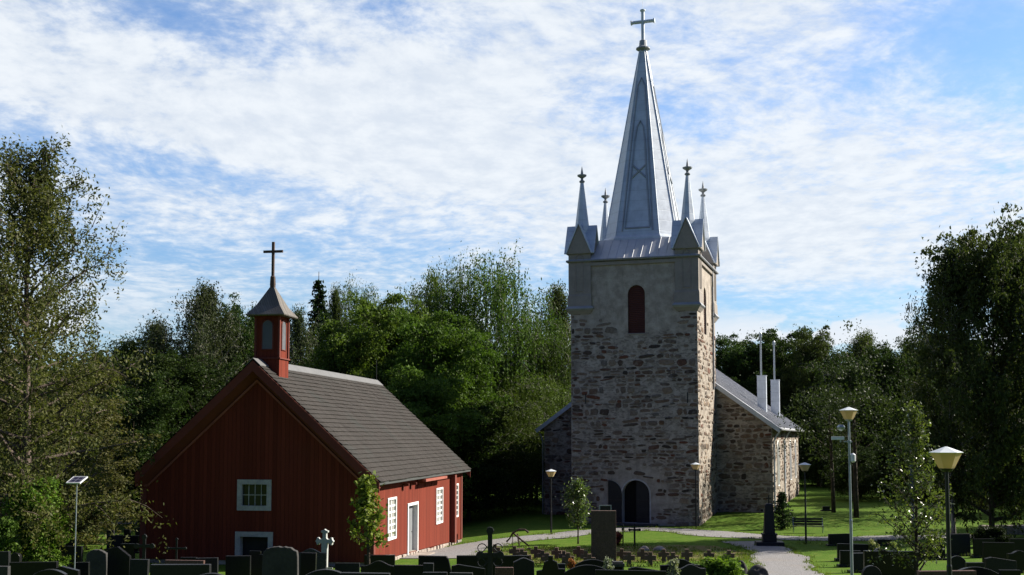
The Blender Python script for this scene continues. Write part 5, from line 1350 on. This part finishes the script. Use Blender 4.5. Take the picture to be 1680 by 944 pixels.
def sapling(H, r, tb):
    tips = skeleton(H, .62, 26, .28, lambda q: .7 + .4 * q, lambda q: math.sqrt(max(.05, 1 - ((q - .6) / .42) ** 2)), r, tubes=tb, nsub=5, trunk_r=.010, wob=.1)
    return crown_pts(tips, 14, .13, r)
single('sapling', 'slim young tree on the lawn before the tower', 'sapling', 948, 785, 61.5, sapling, (.085, .125, .045), sizer=.14, seed=83, mat=m_leafgloss)
single('garden_bush', 'vivid green bush at the bottom beside the gravel path', 'bush', 1186, 916, 39, bushy(.55, 22, 60, .09), (.12, .20, .03), sizer=.13, seed=84, aspect=.6, droop=0)
single('silver_plant', 'silvery leaved plant before the wave topped stones', 'plant', 1104, 917, 35, bushy(.16, 9, 22, .05), (.22, .24, .2), sizer=.07, seed=85)
single('silver_plant', 'silvery plant at the foot of the tall brown slab', 'plant', 998, 915, 38, bushy(.18, 8, 16, .06), (.2, .23, .18), sizer=.07, seed=86)
single('red_shrub', 'small reddish shrub beside the tall brown slab', 'shrub', 1013, 873, 60, bushy(.2, 10, 30, .05), (.16, .05, .04), sizer=.1, seed=87)
single('flowering_shrub', 'pale flowering shrub left of the dark stone behind the young birch', 'shrub', 1432, 886, 52, bushy(.22, 10, 30, .06), (.25, .27, .14), sizer=.1, seed=88)
single('flowering_shrub', 'pale flowering shrub right of the small dark stone', 'shrub', 1467, 890, 51, bushy(.18, 10, 26, .06), (.2, .24, .11), sizer=.1, seed=89)
single('domed_shrub', 'dark clipped domed shrub before the rubble wall', 'shrub', 1627, 865, 59, bushy(.75, 30, 110, .10), (.018, .028, .012), sizer=.10, seed=90)
single('low_hedge_plant', 'orange flowered plant at the right of the knob headed monument', 'plant', 938, 917, 44, bushy(.13, 8, 20, .04), (.3, .12, .05), sizer=.06, seed=91)
def sprucelet(H, r, tb):
    tb.tube([(0, 0, -.1), (0, 0, H)], [.05, .01], 6); out = []
    for i in range(16):
        q = .05 + .9 * i / 16; L = 1.05 * (1 - q) + .08
        for k in range(6):
            az = r.uniform(0, 6.28); n = 30; s_ = r.uniform(.05, 1, n)
            out.append(np.column_stack([np.cos(az) * L * s_ + r.normal(0, .05, n), np.sin(az) * L * s_ + r.normal(0, .05, n), q * H + .12 * L * s_ - r.exponential(.05, n)]))
            tb.tube([(0, 0, q * H), (math.cos(az) * L * .9, math.sin(az) * L * .9, q * H + .1 * L)], [.015, .005], 3, caps=False)
    return np.concatenate(out)
single('spruce_sapling', 'small dark spruce beside the obelisk at the church corner', 'spruce', 1283, 808, 72, sprucelet, (.02, .04, .018), sizer=.12, seed=92)
# bare lower trunks showing under the right hand trees
for px, d, rad, hh, mt, lbl in ((1405, 78, .16, 8, m_bark, 'dark straight trunk right of the grey lamp post'), (1368, 82, .13, 7, m_bark, 'thin dark trunk left of the grey lamp post'),
      (1587, 84, .12, 8, m_birch, 'pale birch trunk right of the near lamp, leftmost of the three'), (1612, 86, .30, 9, m_bark, 'thick dark trunk between two pale birch trunks'), (1622, 80, .10, 8, m_birch, 'pale birch trunk beside the thick dark trunk')):
    x = X(px, 850, d); g = Gf(x, d); t_ = thing('slender_tree', lbl, 'tree', (x, d, g), 0, 'bare stemmed trees at the right')
    mb = MB(); rr = random.Random(px); lean = rr.uniform(-.3, .3)
    mb.tube([(0, 0, -.2), (lean * .2, 0, hh * .3), (lean * .6, 0, hh * .7), (lean, 0, hh)], [rad * 1.3, rad, rad * .8, rad * .5], 8)
    for k in range(7): a_ = rr.uniform(0, 6.28); z0 = hh * rr.uniform(.5, .98); mb.tube([(lean * z0 / hh, 0, z0), (math.cos(a_) * 1.4, math.sin(a_) * 1.4, z0 + 1)], [.04, .01], 4)
    mb.build('trunk', mt, t_, smooth=True)
    r = np.random.default_rng(px); cen = r.normal(0, 1, (60, 3)) * np.array([1.5, 1.5, 1.6]) + np.array([lean, 0, hh * .95]); pts = np.repeat(cen, 60, 0) + r.normal(0, .35, (3600, 3))
    c = npmesh('crown', leaves(pts, .18, r, .3), 4, m_leaf, t_); c.color = (.03, .045, .018, 1)
print('stones', len(ST), 'objects', len(bpy.data.objects), 'TW', TW, 'CW', CW, 'CL', CL, 'zE', ZE, 'zap', zap, 'zne', zne, 'NR', nr, nl)


# ragged grass: tufts along the path edges, at the stone feet and over the rough patch
r = np.random.default_rng(314); P_ = []
def tufts(cx, cy, n, sx, sy, hgt):
    x = cx + r.normal(0, sx, n); y = cy + r.normal(0, sy, n); P_.append(np.column_stack([x, y, G(x, y) + r.uniform(.0, hgt, n)]))
for o in [o for o in bpy.data.objects if o.get('category') in ('gravestone', 'grave cross', 'street lamp', 'monument') and 20 < o.location.y < 75]:
    tufts(o.location.x, o.location.y - .15, 70, .45, .12, .10)
for pth in [o for o in bpy.data.objects if o.name.startswith('gravel_path')]:
    v = pth.data.vertices; nrow = len(v) // 15
    for i in range(nrow):
        for j in (0, 14):
            c_ = v[i * 15 + j].co
            if 40 < c_.y < 80 and r.uniform() < .75: tufts(c_.x, c_.y, int(r.uniform(4, 26)), .16, .16, .07)
for k in range(420):
    px, py = r.uniform(800, 1230), r.uniform(899, 922); x, y = ground_at(px, py); tufts(x, y, 16, .14, .14, .09)
pt = np.concatenate(P_); u = r.normal(size=pt.shape) * .35; u[:, 2] = 1; u /= np.linalg.norm(u, axis=1)[:, None]
a_ = r.normal(size=pt.shape); vv = np.cross(u, a_); vv /= np.linalg.norm(vv, axis=1)[:, None]; L = r.uniform(.05, .11, len(pt))[:, None]; wv_ = r.uniform(.010, .022, len(pt))[:, None]
quad = np.stack([pt - vv * wv_ - u * L * .3, pt + vv * wv_ - u * L * .3, pt + u * L + vv * wv_ * .2, pt + u * L - vv * wv_ * .2], 1).reshape(-1, 3)
o = npmesh('grass_tufts', quad, 4, m_leaf); o.color = (.11, .15, .03, 1); tag(o, 'ragged grass tufts along the gravel edges and round the stones', 'grass', kind='stuff')
